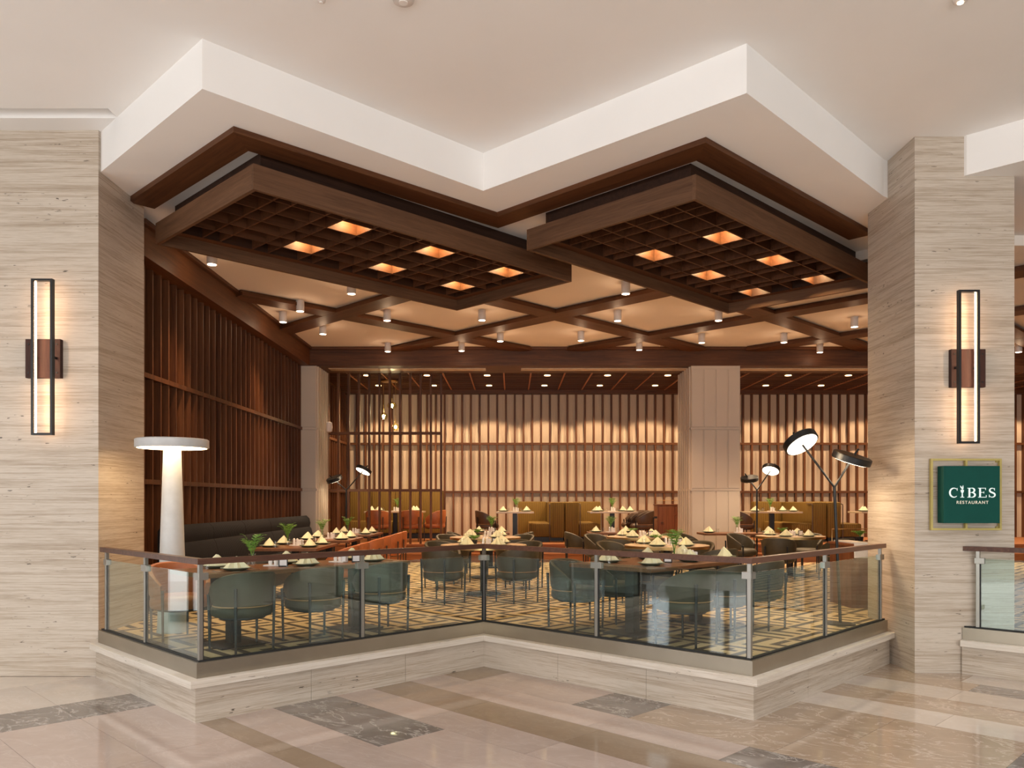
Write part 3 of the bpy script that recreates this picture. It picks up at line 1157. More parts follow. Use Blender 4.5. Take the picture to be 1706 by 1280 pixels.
def ribbon(mb, pts, ws, y0, y1):
    L, R = stroke(pts, ws)
    n = len(pts)
    vs = [(x, y0, z) for x, z in L] + [(x, y0, z) for x, z in R] + [(x, y1, z) for x, z in L] + [(x, y1, z) for x, z in R]
    fs = []
    for i in range(n - 1):
        fs += [(i, i + 1, n + i + 1, n + i), (2 * n + i, 3 * n + i, 3 * n + i + 1, 2 * n + i + 1), (i, 2 * n + i, 2 * n + i + 1, i + 1), (n + i, n + i + 1, 3 * n + i + 1, 3 * n + i)]
    fs += [(0, n, 3 * n, 2 * n), (n - 1, 3 * n - 1, 4 * n - 1, 2 * n - 1)]
    mb.add(vs, fs)


def arc(cx, cz, rx, rz, a0, a1, n=22):
    return [(cx + rx * math.cos(math.radians(a0 + (a1 - a0) * i / n)), cz + rz * math.sin(math.radians(a0 + (a1 - a0) * i / n))) for i in range(n + 1)]


def letters():
    u = kf / 8.0     # one zoomed photo pixel
    def X(v):
        return (1546 + v / 8.0 - HX) * kf - sgx
    def Z(v):
        return EYE + (HY - (740 + v / 8.0)) * kf - sgz
    y0, y1 = -.165, -.1598
    zt, zb = Z(585), Z(713)
    H = zt - zb
    thin, thick, ser = H * .055, H * .17, H * .06
    out = {}
    # C
    m = MB()
    pts = arc(X(345), (zt + zb) / 2, X(345) - X(290), H * .47, 52, 312, 30)
    ws = [thin + (thick - thin) * max(0, math.sin(PI * i / 30)) ** 1.3 for i in range(31)]
    ribbon(m, pts, ws, y0, y1)
    m.box(X(384), y0, zt - H * .30, X(390), y1, zt - H * .02)
    out['letter_c'] = m
    # I drawn as an ear of leaves on a stalk
    m = MB()
    cx = X(455)
    ribbon(m, [(cx, zb), (cx, zb + H * .45), (cx, zb + H * .6)], [thick * .8, thick * .55, thick * .4], y0, y1)
    m.box(cx - H * .19, y0, zb, cx + H * .19, y1, zb + ser)
    def leaf(x, z, l, a, w):
        dx, dz = math.cos(math.radians(a)), math.sin(math.radians(a))
        ribbon(m, [(x + dx * l * t, z + dz * l * t) for t in (0, .25, .5, .75, 1)], [w * .15, w * .8, w, .65 * w, w * .05], y0, y1)
    leaf(cx, zb + H * .42, H * .42, 112, H * .13)
    leaf(cx, zb + H * .42, H * .42, 68, H * .13)
    leaf(cx, zb + H * .5, H * .42, 90, H * .13)
    leaf(cx, zb + H * .82, H * .26, 62, H * .10)
    leaf(cx - H * .02, zb + H * .88, H * .40, 118, H * .12)
    leaf(cx + H * .03, zb + H * .92, H * .36, 80, H * .10)
    out['letter_i'] = m
    # B
    m = MB()
    sx = X(550)
    m.box(sx - thick / 2, y0, zb, sx + thick / 2, y1, zt)
    for z in (zb, zt - ser):
        m.box(sx - H * .2, y0, z, sx + H * .25, y1, z + ser)
    ribbon(m, arc(X(580), zt - H * .245, X(617) - X(580), H * .225, 90, -90, 16), [thin + (thick - thin) * math.sin(PI * i / 16) for i in range(17)], y0, y1)
    ribbon(m, arc(X(580), zb + H * .265, X(625) - X(580), H * .245, 90, -90, 16), [thin + (thick - thin) * math.sin(PI * i / 16) for i in range(17)], y0, y1)
    m.box(sx, y0, zb + H * .49, X(582), y1, zb + H * .49 + thin)
    m.box(sx, y0, zt - thin, X(582), y1, zt)
    m.box(sx, y0, zb, X(582), y1, zb + thin)
    out['letter_b'] = m
    # E
    m = MB()
    sx = X(692)
    m.box(sx - thick / 2, y0, zb, sx + thick / 2, y1, zt)
    for z in (zb, zt - ser):
        m.box(sx - H * .2, y0, z, sx + H * .1, y1, z + ser)
    m.box(sx, y0, zt - thin * 1.1, X(768), y1, zt)
    m.box(sx, y0, zb, X(775), y1, zb + thin * 1.1)
    m.box(sx, y0, zb + H * .5, X(745), y1, zb + H * .5 + thin)
    m.box(X(763), y0, zt - H * .22, X(769), y1, zt)
    m.box(X(772), y0, zb, X(778), y1, zb + H * .25)
    m.box(X(741), y0, zb + H * .42, X(746), y1, zb + H * .63)
    out['letter_e'] = m
    # S
    m = MB()
    c1 = arc(X(853), zt - H * .25, H * .25, H * .215, 35, 250, 16)
    c2 = arc(X(853), zb + H * .26, H * .29, H * .225, 70, -145, 16)
    pts = c1 + c2
    n = len(pts)
    ws = [thin + (thick - thin) * math.sin(PI * i / (n - 1)) ** 1.5 for i in range(n)]
    ribbon(m, pts, ws, y0, y1)
    m.box(X(882), y0, zt - H * .28, X(888), y1, zt - H * .02)
    m.box(X(812), y0, zb + H * .02, X(818), y1, zb + H * .3)
    out['letter_s'] = m
    for nme, mb in out.items():
        mb.build(nme, M['letter'], sg)
    cu = bpy.data.curves.new('small_text', 'FONT')
    cu.body = 'RESTAURANT'
    cu.align_x = 'CENTER'
    cu.size = (Z(757) - Z(799)) * 1.38
    cu.space_character = 1.25
    cu.extrude = .0022
    tmp = bpy.data.objects.new('small_text', cu)
    COL.objects.link(tmp)
    dg = bpy.context.evaluated_depsgraph_get()
    me = bpy.data.meshes.new_from_object(tmp.evaluated_get(dg))
    bpy.data.objects.remove(tmp)
    me.materials.clear()
    me.materials.append(M['letter2'])
    o = link('small_lettering', me, sg, (X(590), -.163, Z(798)))
    o.rotation_euler = (PI / 2, 0, 0)
    bx = [v.co.x for v in me.vertices]
    o.scale = ((X(800) - X(378)) / (max(bx) - min(bx)), 1, 1)


letters()

# ------------------------------------------------------------------ mushroom lamp
ly = 8.55
lx = (287 - HX) * ly / F
zc = EYE + (HY - 747) * ly / F
ml = thing('mushroom_lamp', 'giant white mushroom floor lamp beside the left travertine pier', 'lamp', (lx, ly, Z_CARPET))
zl = zc - Z_CARPET
MB().lathe([(.155, 0), (.155, .02), (.15, .03), (.088, zl + .02)], 40).build('stem', M['lampwhite'], ml, True)
MB().lathe([(.362, zl), (.368, zl + .01), (.368, zl + .085), (.355, zl + .095), (.1, zl + .10)], 48).build('cap', M['lampwhite'], ml, True)
MB().lathe([(.345, zl - .002), (.345, zl + .001)], 40).build('diffuser', emit('cap_diffuser', (1.0, .72, .40), 13), ml)

# ------------------------------------------------------------------ two-headed floor lamps
def y_lamp(x, y, z0, joint, heads, label, power):
    """joint and heads are offsets from the base; heads: (centre, normal, radius)"""
    t = thing('floor_lamp', label, 'lamp', (x, y, z0), 0, 'black two-headed floor lamps')
    MB().lathe([(.16, 0), (.16, .015), (.02, .022)], 28).build('base', M['black'], t, True)
    MB().tube([(0, 0, .02), joint], .017, 10).build('pole', M['black'], t, True)
    for c, nrm, r, on in heads:
        c = Vector(c)
        nv = Vector(nrm).normalized()
        j = Vector(joint)
        dirv = (c - j)
        arm = MB().tube([j, c + dirv.normalized() * .16], .013, 8).build('arm', M['black'], t, True)
        q = Vector((0, 0, -1)).rotation_difference(nv)
        h = MB().lathe([(r * .97, -.012), (r, -.006), (r, .058), (r * .97, .064)], 32).build('lamp_head', M['black'], t, True)
        h.location = c
        h.rotation_mode = 'QUATERNION'
        h.rotation_quaternion = q
        MB().lathe([(r * .9, -.016), (r * .9, -.0115)], 28).build('diffuser', M['e_lamp'] if on else M['e_lamp'], h)
        li = bpy.data.lights.new('head_light', 'SPOT')
        li.energy = power
        li.color = (1, .76, .48)
        li.spot_size = 2.75
        li.spot_blend = .6
        li.shadow_soft_size = r * .7
        lo = bpy.data.objects.new('head_light', li)
        lo.parent = h
        lo.location = (0, 0, -.03)
        COL.objects.link(lo)


yl = 9.05
kx = yl / F
bx = (1400 - HX) * kx
y_lamp(bx, yl, Z_CARPET, ((1390 - HX) * kx - bx, 0, EYE + (HY - 812) * kx - Z_CARPET),
       [(((1334 - HX) * kx - bx, -.03, EYE + (HY - 740) * kx - Z_CARPET), (.30, -.52, -.80), .195, 1),
        (((1421 - HX) * kx - bx, .05, EYE + (HY - 767) * kx - Z_CARPET), (-.24, .27, -.93), .215, 1)],
       'black two-headed floor lamp nearest the sign pier, in front', 70)
yl = 16.2
kx = yl / F
bx = (1261 - HX) * kx
y_lamp(bx, yl, Z_CARPET, (0, 0, EYE + (HY - 817) * kx - Z_CARPET),
       [(((1284 - HX) * kx - bx, 0, EYE + (HY - 784) * kx - Z_CARPET), (-.30, -.42, -.86), .175, 1),
        (((1250 - HX) * kx - bx, .05, EYE + (HY - 800) * kx - Z_CARPET), (.15, .27, -.95), .175, 1)],
       'black two-headed floor lamp beside the broad cream column', 26)
yl = 17.5
kx = yl / F
bx = (577 - HX) * kx
y_lamp(bx, yl, Z_CARPET, (0, 0, EYE + (HY - 817) * kx - Z_CARPET),
       [(((605 - HX) * kx - bx, 0, EYE + (HY - 785) * kx - Z_CARPET), (-.38, -.30, -.87), .175, 1),
        (((557 - HX) * kx - bx, .05, EYE + (HY - 800) * kx - Z_CARPET), (.30, .30, -.90), .175, 1)],
       'black two-headed floor lamp before the slat screen by the banquette', 26)

# ------------------------------------------------------------------ dark banquette along the slat wall
bq = thing('banquette', 'long charcoal upholstered banquette along the left slat wall', 'banquette', (-4.48, 10.2, Z_CARPET))
Lb = 17.1 - 10.2
n = 5
for k in range(n):
    y0, y1 = k * Lb / n + .004, (k + 1) * Lb / n - .004
    prof = [(.0, .30), (.0, 1.0), (.05, 1.06), (.13, 1.07), (.19, 1.01), (.21, .92), (.20, .84), (.23, .80), (.27, .66), (.29, .46), (.29, .30)]
    m = MB()
    nn = len(prof)
    m.add([(x, y0, z) for x, z in prof] + [(x, y1, z) for x, z in prof],
          [tuple(range(nn)), tuple(range(2 * nn - 1, nn - 1, -1))] + [(i, nn + i, nn + (i + 1) % nn, (i + 1) % nn) for i in range(nn)])
    m.build('back_cushion', M['navy'], bq, True)
    MB().rbox(.26, y0, .28, .74, y1, .45, .035).build('seat_cushion', M['navy'], bq, True)
MB().box(.02, .02, 0, .66, Lb - .02, .29).build('base', M['black'], bq)

# ------------------------------------------------------------------ chairs
def chair_proto(name, fabric, pipe, legm, label, hgt=.745):
    t = thing(name, label, 'chair')
    A = math.radians(122)
    n = 26
    vs, fs = [], []
    for i in range(n + 1):
        a = -A + 2 * A * i / n
        u = abs(a) / A
        top = hgt - .20 * (u ** 2.6)
        sec = [(.262, .425), (.281, .47), (.296, top - .03), (.290, top - .006), (.272, top), (.250, top - .010), (.240, top - .04), (.225, .44)]
        for r, z in sec:
            rx, ry = r * 1.0, r * .98
            vs.append((rx * math.sin(a), -ry * math.cos(a) + .01, z))
    m = 8
    for i in range(n):
        for j in range(m):
            fs.append((i * m + j, (i + 1) * m + j, (i + 1) * m + (j + 1) % m, i * m + (j + 1) % m))
    fs.append(tuple(range(m)))
    fs.append(tuple(n * m + j for j in range(m - 1, -1, -1)))
    MB().add(vs, fs).build('backrest', fabric, t, True)
    MB().lathe([(.20, .318), (.262, .328), (.278, .352), (.278, .400), (.262, .424), (.235, .450), (.15, .46)], 28, (0, .02, 0)).build('seat', fabric, t, True)
    MB().tube([(.266 * math.sin(-A + 2 * A * i / 24), -.262 * math.cos(-A + 2 * A * i / 24) + .01, .424) for i in range(25)], .006, 6).build('piping', pipe, t, True)
    MB().lathe([(.205, .30), (.215, .31), (.215, .328)], 24, (0, .02, 0)).build('seat_frame', legm, t)
    for a, h in ((38, .60), (-38, .60), (128, .52), (-128, .52)):
        a = math.radians(a)
        r0, r1 = .296, .308
        p = [(r0 * math.sin(a), -r0 * math.cos(a) + .01, z) for z in (0,)] + [((r0 + .006) * math.sin(a), -(r0 + .006) * math.cos(a) + .01, .34)] + [(r1 * math.sin(a), -r1 * math.cos(a) + .01, h)]
        MB().tube(p, .0115, 8, .0155).build('leg', legm, t, True)
    return t


used = {}
protos = {'olive': chair_proto('barrel_chair', M['olive'], M['piping'], M['chairleg'], 'x'),
          'tan': chair_proto('leather_chair', M['tan'], M['tan'], M['brown'], 'x', .765),
          'brown': chair_proto('club_chair', M['brown'], M['piping'], M['black'], 'x', .76)}
CH_GROUP = {'olive': 'olive barrel chairs', 'tan': 'cognac leather chairs', 'brown': 'dark brown chairs on the platform'}


def chair(kind, x, y, z, fx, fy, label):
    rz = math.atan2(-fx, fy)
    if kind not in used:
        o = protos[kind]
        used[kind] = 1
        o.location = (x, y, z)
        o.rotation_euler = (0, 0, rz)
        o['label'] = label
        o['group'] = CH_GROUP[kind]
        return o
    return dup(protos[kind], label, (x, y, z), rz, CH_GROUP[kind])


# ------------------------------------------------------------------ table things
def rect_table(name, label, x, y, z, rz, lx_, ly_, mat, npd=2, pm=None, group=None):
    t = thing(name, label, 'table', (x, y, z), rz, group)
    MB().rbox(-lx_ / 2, -ly_ / 2, .69, lx_ / 2, ly_ / 2, .73, .006).build('tabletop', mat, t)
    xs = [0] if npd == 1 else [-lx_ * .30, lx_ * .30]
    for xx in xs:
        MB().rbox(xx - .055, -.055, .02, xx + .055, .055, .69, .004).build('pedestal', pm or M['black'], t)
        MB().rbox(xx - .22, -.22, 0, xx + .22, .22, .022, .006).build('base', pm or M['black'], t)
    return t


def round_table(label, x, y, z, r):
    t = thing('round_table', label, 'table', (x, y, z), 0, 'round pale-topped dining tables')
    MB().lathe([(r - .008, .685), (r - .004, .731), (r - .03, .7315)], 56).build('tabletop', M['stone_top'], t, True)
    MB().lathe([(r - .02, .682), (r, .684), (r, .726), (r - .01, .728)], 56).build('edge_band', M['brass'], t, True)
    MB().lathe([(.055, .02), (.055, .684)], 20).build('pedestal', M['black'], t, True)
    MB().lathe([(.26, 0), (.26, .015), (.06, .024)], 32).build('base', M['black'], t, True)
    return t


plate0 = thing('plate', 'x', 'plate')
MB().lathe([(.075, 0), (.085, .004), (.13, .022), (.14, .026), (.138, .030), (.10, .016), (.03, .012)], 28).build('dish', M['plate'], plate0, True)


def napkin_mesh():
    vs, fs = [(.012, 0, .108), (-.012, .004, .102)], []
    base = [(-.125, -.02), (-.10, -.075), (-.04, -.060), (-.008, -.088), (.035, -.062), (.10, -.078), (.13, -.015), (.085, .05), (.03, .075), (-.035, .06), (-.09, .055)]
    n = len(base)
    mid = []
    for i, (x, y) in enumerate(base):
        k = .62 if i % 2 else .5
        mid.append((x * k, y * k, .055 - (.006 if i % 2 else 0)))
    vs += [(x, y, .0) for x, y in base] + mid
    for i in range(n):
        j = (i + 1) % n
        fs.append((2 + i, 2 + j, 2 + n + j, 2 + n + i))
        top = 0 if base[i][0] + base[j][0] > 0 else 1
        top2 = 0 if base[j][0] + base[(j + 1) % n][0] > 0 else 1
        fs.append((2 + n + i, 2 + n + j, top))
        if top2 != top:
            fs.append((2 + n + j, top2, top))
    fs.append(tuple(2 + i for i in range(n - 1, -1, -1)))
    return MB().add(vs, fs).mesh('napkin', M['napkin'])


NAP = napkin_mesh()
TUM = MB().lathe([(.026, 0), (.034, .09), (.033, .09), (.025, .006)], 16, (0, 0, 0), False).mesh('tumbler', M['tumbler'], True)
KNIFE = MB().rbox(-.006, -.10, 0, .006, .02, .003, .001).box(-.0045, .02, 0, .0045, .105, .004).mesh('knife', M['steel'])
fk = MB().box(-.004, -.10, 0, .004, .04, .004)
for q in (-.009, -.003, .003, .009):
    fk.box(q - .0013, .05, .001, q + .0013, .095, .004)
fk.box(-.0105, .038, .001, .0105, .052, .004)
FORK = fk.mesh('fork', M['steel'])
plate_used = []


def setting(x, y, z, fx, fy, seat, table, cutlery=False):
    """one place: plate, peaked napkin and tumbler; (fx, fy) points from the diner to the table"""
    rz = math.atan2(-fx, fy)
    lab = 'green stoneware plate, ' + seat + ', ' + table
    if not plate_used:
        plate_used.append(1)
        plate0.location = (x, y, z)
        plate0.rotation_euler = (0, 0, rz)
        plate0['label'] = lab
        plate0['group'] = 'green plates'
    else:
        dup(plate0, lab, (x, y, z), rz, 'green plates')
    o = link('napkin', NAP, None, (x, y, z + .027), rz + random.uniform(-.45, .45))
    tag(o, 'peaked cream napkin, ' + seat + ', ' + table, 'napkin', 'folded napkins on the plates')
    gx, gy = x + fx * .13 + fy * .17, y + fy * .13 - fx * .17
    o = link('tumbler', TUM, None, (gx, gy, z + .0005))
    tag(o, 'clear glass tumbler, ' + seat + ', ' + table, 'glass', 'drinking glasses')
    if cutlery:
        o = link('knife', KNIFE, None, (x + fy * .19, y - fx * .19, z + .001), rz)
        tag(o, 'steel knife, ' + seat + ', ' + table, 'knife', 'table knives')
        o = link('fork', FORK, None, (x - fy * .19, y + fx * .19, z + .001), rz)
        tag(o, 'steel fork, ' + seat + ', ' + table, 'fork', 'table forks')


def fern_mesh(n, h, spread, seed):
    rnd = random.Random(seed)
    m = MB()
    for k in range(n):
        a = 2 * PI * k / n + rnd.uniform(-.3, .3)
        hh = h * rnd.uniform(.7, 1.05)
        sp = spread * rnd.uniform(.6, 1.1)
        pts = []
        for i in range(9):
            t = i / 8
            r = .006 + sp * t ** 1.7
            z = hh * (t - .32 * t ** 3)
            pts.append(Vector((r * math.cos(a), r * math.sin(a), z)))
        m.tube(pts, .0016, 4, .0008)
        side = Vector((-math.sin(a), math.cos(a), 0))
        for i in range(3, 9):
            l = .05 * (1 - abs(i - 5.5) / 6)
            fwd = (pts[i] - pts[i - 1]).normalized()
            for sg_ in (-1, 1):
                p = pts[i]
                q = p + side * (sg_ * l) + fwd * l * .6 + Vector((0, 0, -.008))
                w = fwd * .005
                m.add([p - w, p + w, q + w * .3, q - w * .3], [(0, 1, 2, 3)])
    return m


VASE = MB().lathe([(.03, 0), (.034, .01), (.030, .08), (.036, .13), (.034, .13), (.026, .012)], 16, (0, 0, 0), False).mesh('vase', M['tumbler'], True)
FERNS = [fern_mesh(15, .38, .12, s).mesh('fern', M['leaf']) for s in (1, 2, 3)]
SHORT = [fern_mesh(12, .13, .09, s).mesh('fern', M['leaf']) for s in (4, 5)]
POT = MB().lathe([(.035, 0), (.046, .07), (.042, .07)], 14).mesh('pot', M['black'], True)


def vase(x, y, z, label, i=0, tall=True):
    t = thing('fern_vase' if tall else 'fern_pot', label, 'plant', (x, y, z), random.uniform(0, 6), 'table ferns')
    if tall:
        link('vase', VASE, t)
        link('foliage', FERNS[i % 3], t, (0, 0, .06))
    else:
        link('pot', POT, t)
        link('foliage', SHORT[i % 2], t, (0, 0, .06))


SH = MB().lathe([(.018, 0), (.022, .03), (.016, .06), (.019, .075), (.012, .092), (.004, .097)], 12).mesh('shaker', M['ceramic'], True)
BOXM = MB().rbox(-.035, -.025, 0, .035, .025, .075, .003).mesh('packet_box', M['card'])
TRAY = MB().rbox(-.09, -.05, 0, .09, .05, .012, .003).mesh('tray', M['ceramic'])


def caddy(x, y, z, table):
    t = thing('condiment_caddy', 'small white condiment caddy with two shakers on ' + table, 'caddy', (x, y, z), random.uniform(-.4, .4), 'condiment caddies')
    link('tray', TRAY, t)
    link('shaker', SH, t, (-.025, -.015, .012))
    link('shaker', SH, t, (.028, -.012, .012))
    link('packet_box', BOXM, t, (-.005 + .06, .022, .0115))


def sign_card(x, y, z, table, rz=0.0):
    t = thing('table_card', 'small black-framed card standing on ' + table, 'card', (x, y, z), rz, 'framed table cards')
    MB().rbox(-.045, -.012, 0, .045, .008, .105, .003).build('frame', M['black'], t)
    MB().box(-.034, -.0135, .012, .034, -.011, .094).build('insert', M['card'], t)


ZT = Z_CARPET + .731
R2 = math.sqrt(2)

# ---- long walnut table behind the left railing
A_S0, A_S1, A_D0, A_D1 = 4.44, 7.71, 9.93, 11.0
cx, cy = sd((A_S0 + A_S1) / 2, (A_D0 + A_D1) / 2)
TA = 'long walnut table behind left railing'
rect_table('dining_table', 'long walnut dining table set behind the left arm of the glass railing', cx, cy, Z_CARPET, PI / 4, (A_S1 - A_S0) / R2, (A_D1 - A_D0) / R2, M['table'], 2, None, 'long walnut tables')
fB = (-1 / R2, 1 / R2)
for s, nm in ((5.0, 'lamp-end seat'), (6.06, 'middle seat'), (7.2, 'corner-end seat')):
    x, y = sd(s, A_D0 + .27)
    setting(x, y, ZT, *fB, nm + ' on railing side', TA, True)
    x, y = sd(s, A_D1 - .25)
    setting(x, y, ZT, -fB[0], -fB[1], nm + ' on banquette side', TA)
    x, y = sd(s, A_D0 + .06)
    chair('olive', x, y, Z_CARPET, *fB, 'olive barrel chair at the ' + nm + ' of the left long table, railing side')
x, y = sd(4.74, A_D1 + .40)
chair('tan', x, y, Z_CARPET, -fB[0], -fB[1], 'cognac leather chair tucked at the long table right beside the mushroom lamp')
for s, i in ((5.45, 0),):
    x, y = sd(s, 10.62)
    vase(x, y, ZT, 'green fern in a glass vase on the long table behind left railing', i)
x, y = sd(5.72, 10.52)
caddy(x, y, ZT, TA)
x, y = sd(6.75, 10.45)
caddy(x, y, ZT, TA + ', second one')
x, y = sd(5.75, 10.30)
sign_card(x, y, ZT, TA + ', nearer the lamp', .25)
x, y = sd(6.95, 10.28)
sign_card(x, y, ZT, TA + ', nearer inner corner', .25)

# ---- long walnut table behind the right railing
S0, S1, D0, D1 = 9.1, 11.95, 6.42, 7.9
cx, cy = sd((S0 + S1) / 2, (D0 + D1) / 2)
TB = 'long walnut table behind right railing'
rect_table('dining_table', 'long walnut dining table set behind the right arm of the glass railing', cx, cy, Z_CARPET, PI / 4, (S1 - S0) / R2, (D1 - D0) / R2, M['table'], 2, None, 'long walnut tables')
for s, nm in ((9.6, 'near seat'), (10.6, 'middle seat'), (11.6, 'far seat')):
    x, y = sd(s, D0 + .36)
    setting(x, y, ZT, *fB, nm + ' on pier side', TB, True)
    x, y = sd(s, D1 - .36)
    setting(x, y, ZT, -fB[0], -fB[1], nm + ' on inner side', TB, s < 10)
    x, y = sd(s - .05, D0 - .26)
    chair('olive', x, y, Z_CARPET, *fB, 'olive barrel chair at the ' + nm + ' of right long table, pier side')
    x, y = sd(s - .1, D1 + .22)
    chair('olive', x, y, Z_CARPET, -fB[0], -fB[1], 'olive barrel chair at the ' + nm + ' of right long table, inner side')
x, y = sd(10.9, 7.25)
vase(x, y, ZT, 'green fern in a glass vase on the long table behind right railing', 1)
x, y = sd(10.95, 7.0)
caddy(x, y, ZT, TB)
x, y = sd(10.2, 6.9)
sign_card(x, y, ZT, TB, -.2)

# ---- banquette tables with cognac chairs
for yc, nm in ((11.75, 'nearest'), (13.9, 'middle'), (16.1, 'farthest')):
    ph = nm + ' banquette table'
    rect_table('banquette_table', 'walnut table before the charcoal banquette, ' + nm + ' of the three', -3.14, yc, Z_CARPET, 0, .92, 1.35, M['table_y'], 1, None, 'banquette tables')
    for dy, pos in ((-.36, 'near'), (.36, 'far')):
        setting(-3.42, yc + dy, ZT, 1, 0, pos + ' seat on wall side', ph)
        setting(-2.86, yc + dy, ZT, -1, 0, pos + ' seat on aisle side', ph)
        chair('tan', -2.42, yc + dy * 1.1, Z_CARPET, -1, 0, 'cognac leather chair on the ' + pos + ' aisle side of the ' + ph)
    caddy(-3.14, yc, ZT, ph)
    vase(-3.3, yc + .12, ZT, 'green fern in a glass vase on the ' + ph, int(yc))

# ---- round tables
ROUND = [('front', -.42, 12.0, .64, 'round table at inner railing corner'),
         ('second', -.48, 14.55, .64, 'second round table behind inner corner'),
         ('front', 2.29, 11.95, .62, 'first round table behind right long table'),
         ('second', 2.35, 14.75, .62, 'second round table behind right long table'),
         ('far', 5.17, 15.0, .62, 'round table beside the booth-side floor lamp')]
RL = ['round pale-topped table with brass edge at the inner corner of the railing',
      'round pale-topped table directly behind the one at the inner railing corner',
      'round pale-topped table directly behind the right long walnut table',
      'round pale-topped table farther back behind the right long walnut table',
      'round pale-topped table in front of the right mustard booth']
for (o_, x, y, r, ph), lb_ in zip(ROUND, RL):
    round_table(lb_, x, y, Z_CARPET, r)
    for dx, dy, nm in ((-.53, -.95, 'front left seat'), (.50, -.93, 'front right seat'), (-.68, .80, 'back left seat'), (.62, .82, 'back right seat')):
        L = math.hypot(dx, dy)
        ux, uy = dx / L, dy / L
        setting(x + ux * (r - .2), y + uy * (r - .2), ZT, -ux, -uy, nm, ph)
        chair('olive', x + dx, y + dy, Z_CARPET, -ux, -uy, 'olive barrel chair, ' + nm + ' of the ' + ph)
    caddy(x + .02, y + .02, ZT, ph)
    vase(x - .14, y + .02, ZT, 'short green fern in a black pot on ' + ph, int(y), False)
    sign_card(x + .17, y - .06, ZT, ph, .1)

# ---- small tables just before the steps
SMALL = [(-.45, 16.75, .80, .75, 'small table before the platform steps, centre left', 'small walnut table before the steps, in line with the inner corner'),
         (2.05, 16.75, .95, .75, 'walnut table before the steps, centre', 'small walnut table before the steps, left of the broad cream column'),
         (4.62, 16.45, 1.55, .75, 'walnut table before the cream column', 'wide walnut table standing against the broad cream column')]
for x, y, w, d, ph, lb_ in SMALL:
    rect_table('dining_table', lb_, x, y, Z_CARPET, 0, w, d, M['table_y'], 1, None, 'small walnut tables')
    for sx, nm in ((-1, 'left seat'), (1, 'right seat')):
        setting(x + sx * (w / 2 - .17), y, ZT, -sx, 0, nm, ph)
        chair('olive', x + sx * (w / 2 + .22), y - .05, Z_CARPET, -sx, 0, 'olive barrel chair, ' + nm + ' of the ' + ph)
    caddy(x, y + .03, ZT, ph)
    vase(x + .02, y + .2, ZT, 'green fern in a glass vase on ' + ph, int(x + 9))

# ---- raised platform furniture
ZP = Z_PLAT + .731


def booth(name, label, xs, mirror, y0=19.35, y1=21.85):
    """back-to-back style booth: end-on backrest, wall-side back panel, deep seat; x grows towards the seat"""
    g = -1 if mirror else 1
    t = thing(name, label, 'booth', (xs, y0, Z_PLAT), 0, 'mustard ribbed booths')

    def B(a, b, c, d, e, f, n, bev=.03):
        x0, x1 = sorted((g * a, g * d))
        MB().rbox(x0, b, c, x1, e, f, bev).build(n, M['mustard'], t, True)
    B(.0, 0, .10, .34, y1 - y0, .96, 'backrest', .05)
    B(.34, y1 - y0 - .32, .10, 1.1, y1 - y0, .97, 'wall_back', .05)
    B(.33, .02, .12, .84, y1 - y0 - .3, .445, 'seat', .05)
    x0, x1 = sorted((g * .03, g * .8))
    MB().box(x0, .05, 0, x1, y1 - y0, .12).build('plinth_base', M['black'], t)
    xx = g * .36
    MB().tube([(xx, -.03, .02), (xx, -.03, .86), (xx, -.02, .90), (xx, .06, .915), (xx, .35, .915)], .013, 8).build('side_frame', M['brown'], t, True)
    MB().tube([(g * .02, -.03, .02), (xx, -.03, .02)], .013, 8).build('side_frame', M['brown'], t, True)
    return t


xm = (941 - HX) * 19.35 / F
booth('booth', 'mustard ribbed booth left half of the double booth, facing the slat screen', xm - .004, True)
booth('booth', 'mustard ribbed booth right half of the double booth, facing the cream column', xm + .004, False)
xm2 = (1378 - HX) * 19.35 / F
booth('booth', 'mustard ribbed booth with a long wall back, beyond the cream column', xm2 - .004, True)
booth('booth', 'mustard ribbed booth closest to the sign pier, cut off by it', xm2 + .004, False)
# long wall back of the right hand booth
hb = thing('banquette', 'tall mustard ribbed wall banquette behind the slat screen', 'banquette', (-4.4, 21.0, Z_PLAT))
n = 4
for k in range(n):
    a, b = k * 2.55 / n, (k + 1) * 2.55 / n
    MB().rbox(a + .003, .62, .08, b - .003, .9, 1.25, .03).build('back_cushion', M['mustard'], hb, True)
    MB().rbox(a + .003, .12, .14, b - .003, .64, .46, .04).build('seat_cushion', M['mustard'], hb, True)
MB().box(.03, .16, 0, 2.5, .85, .14).build('base', M['black'], hb)

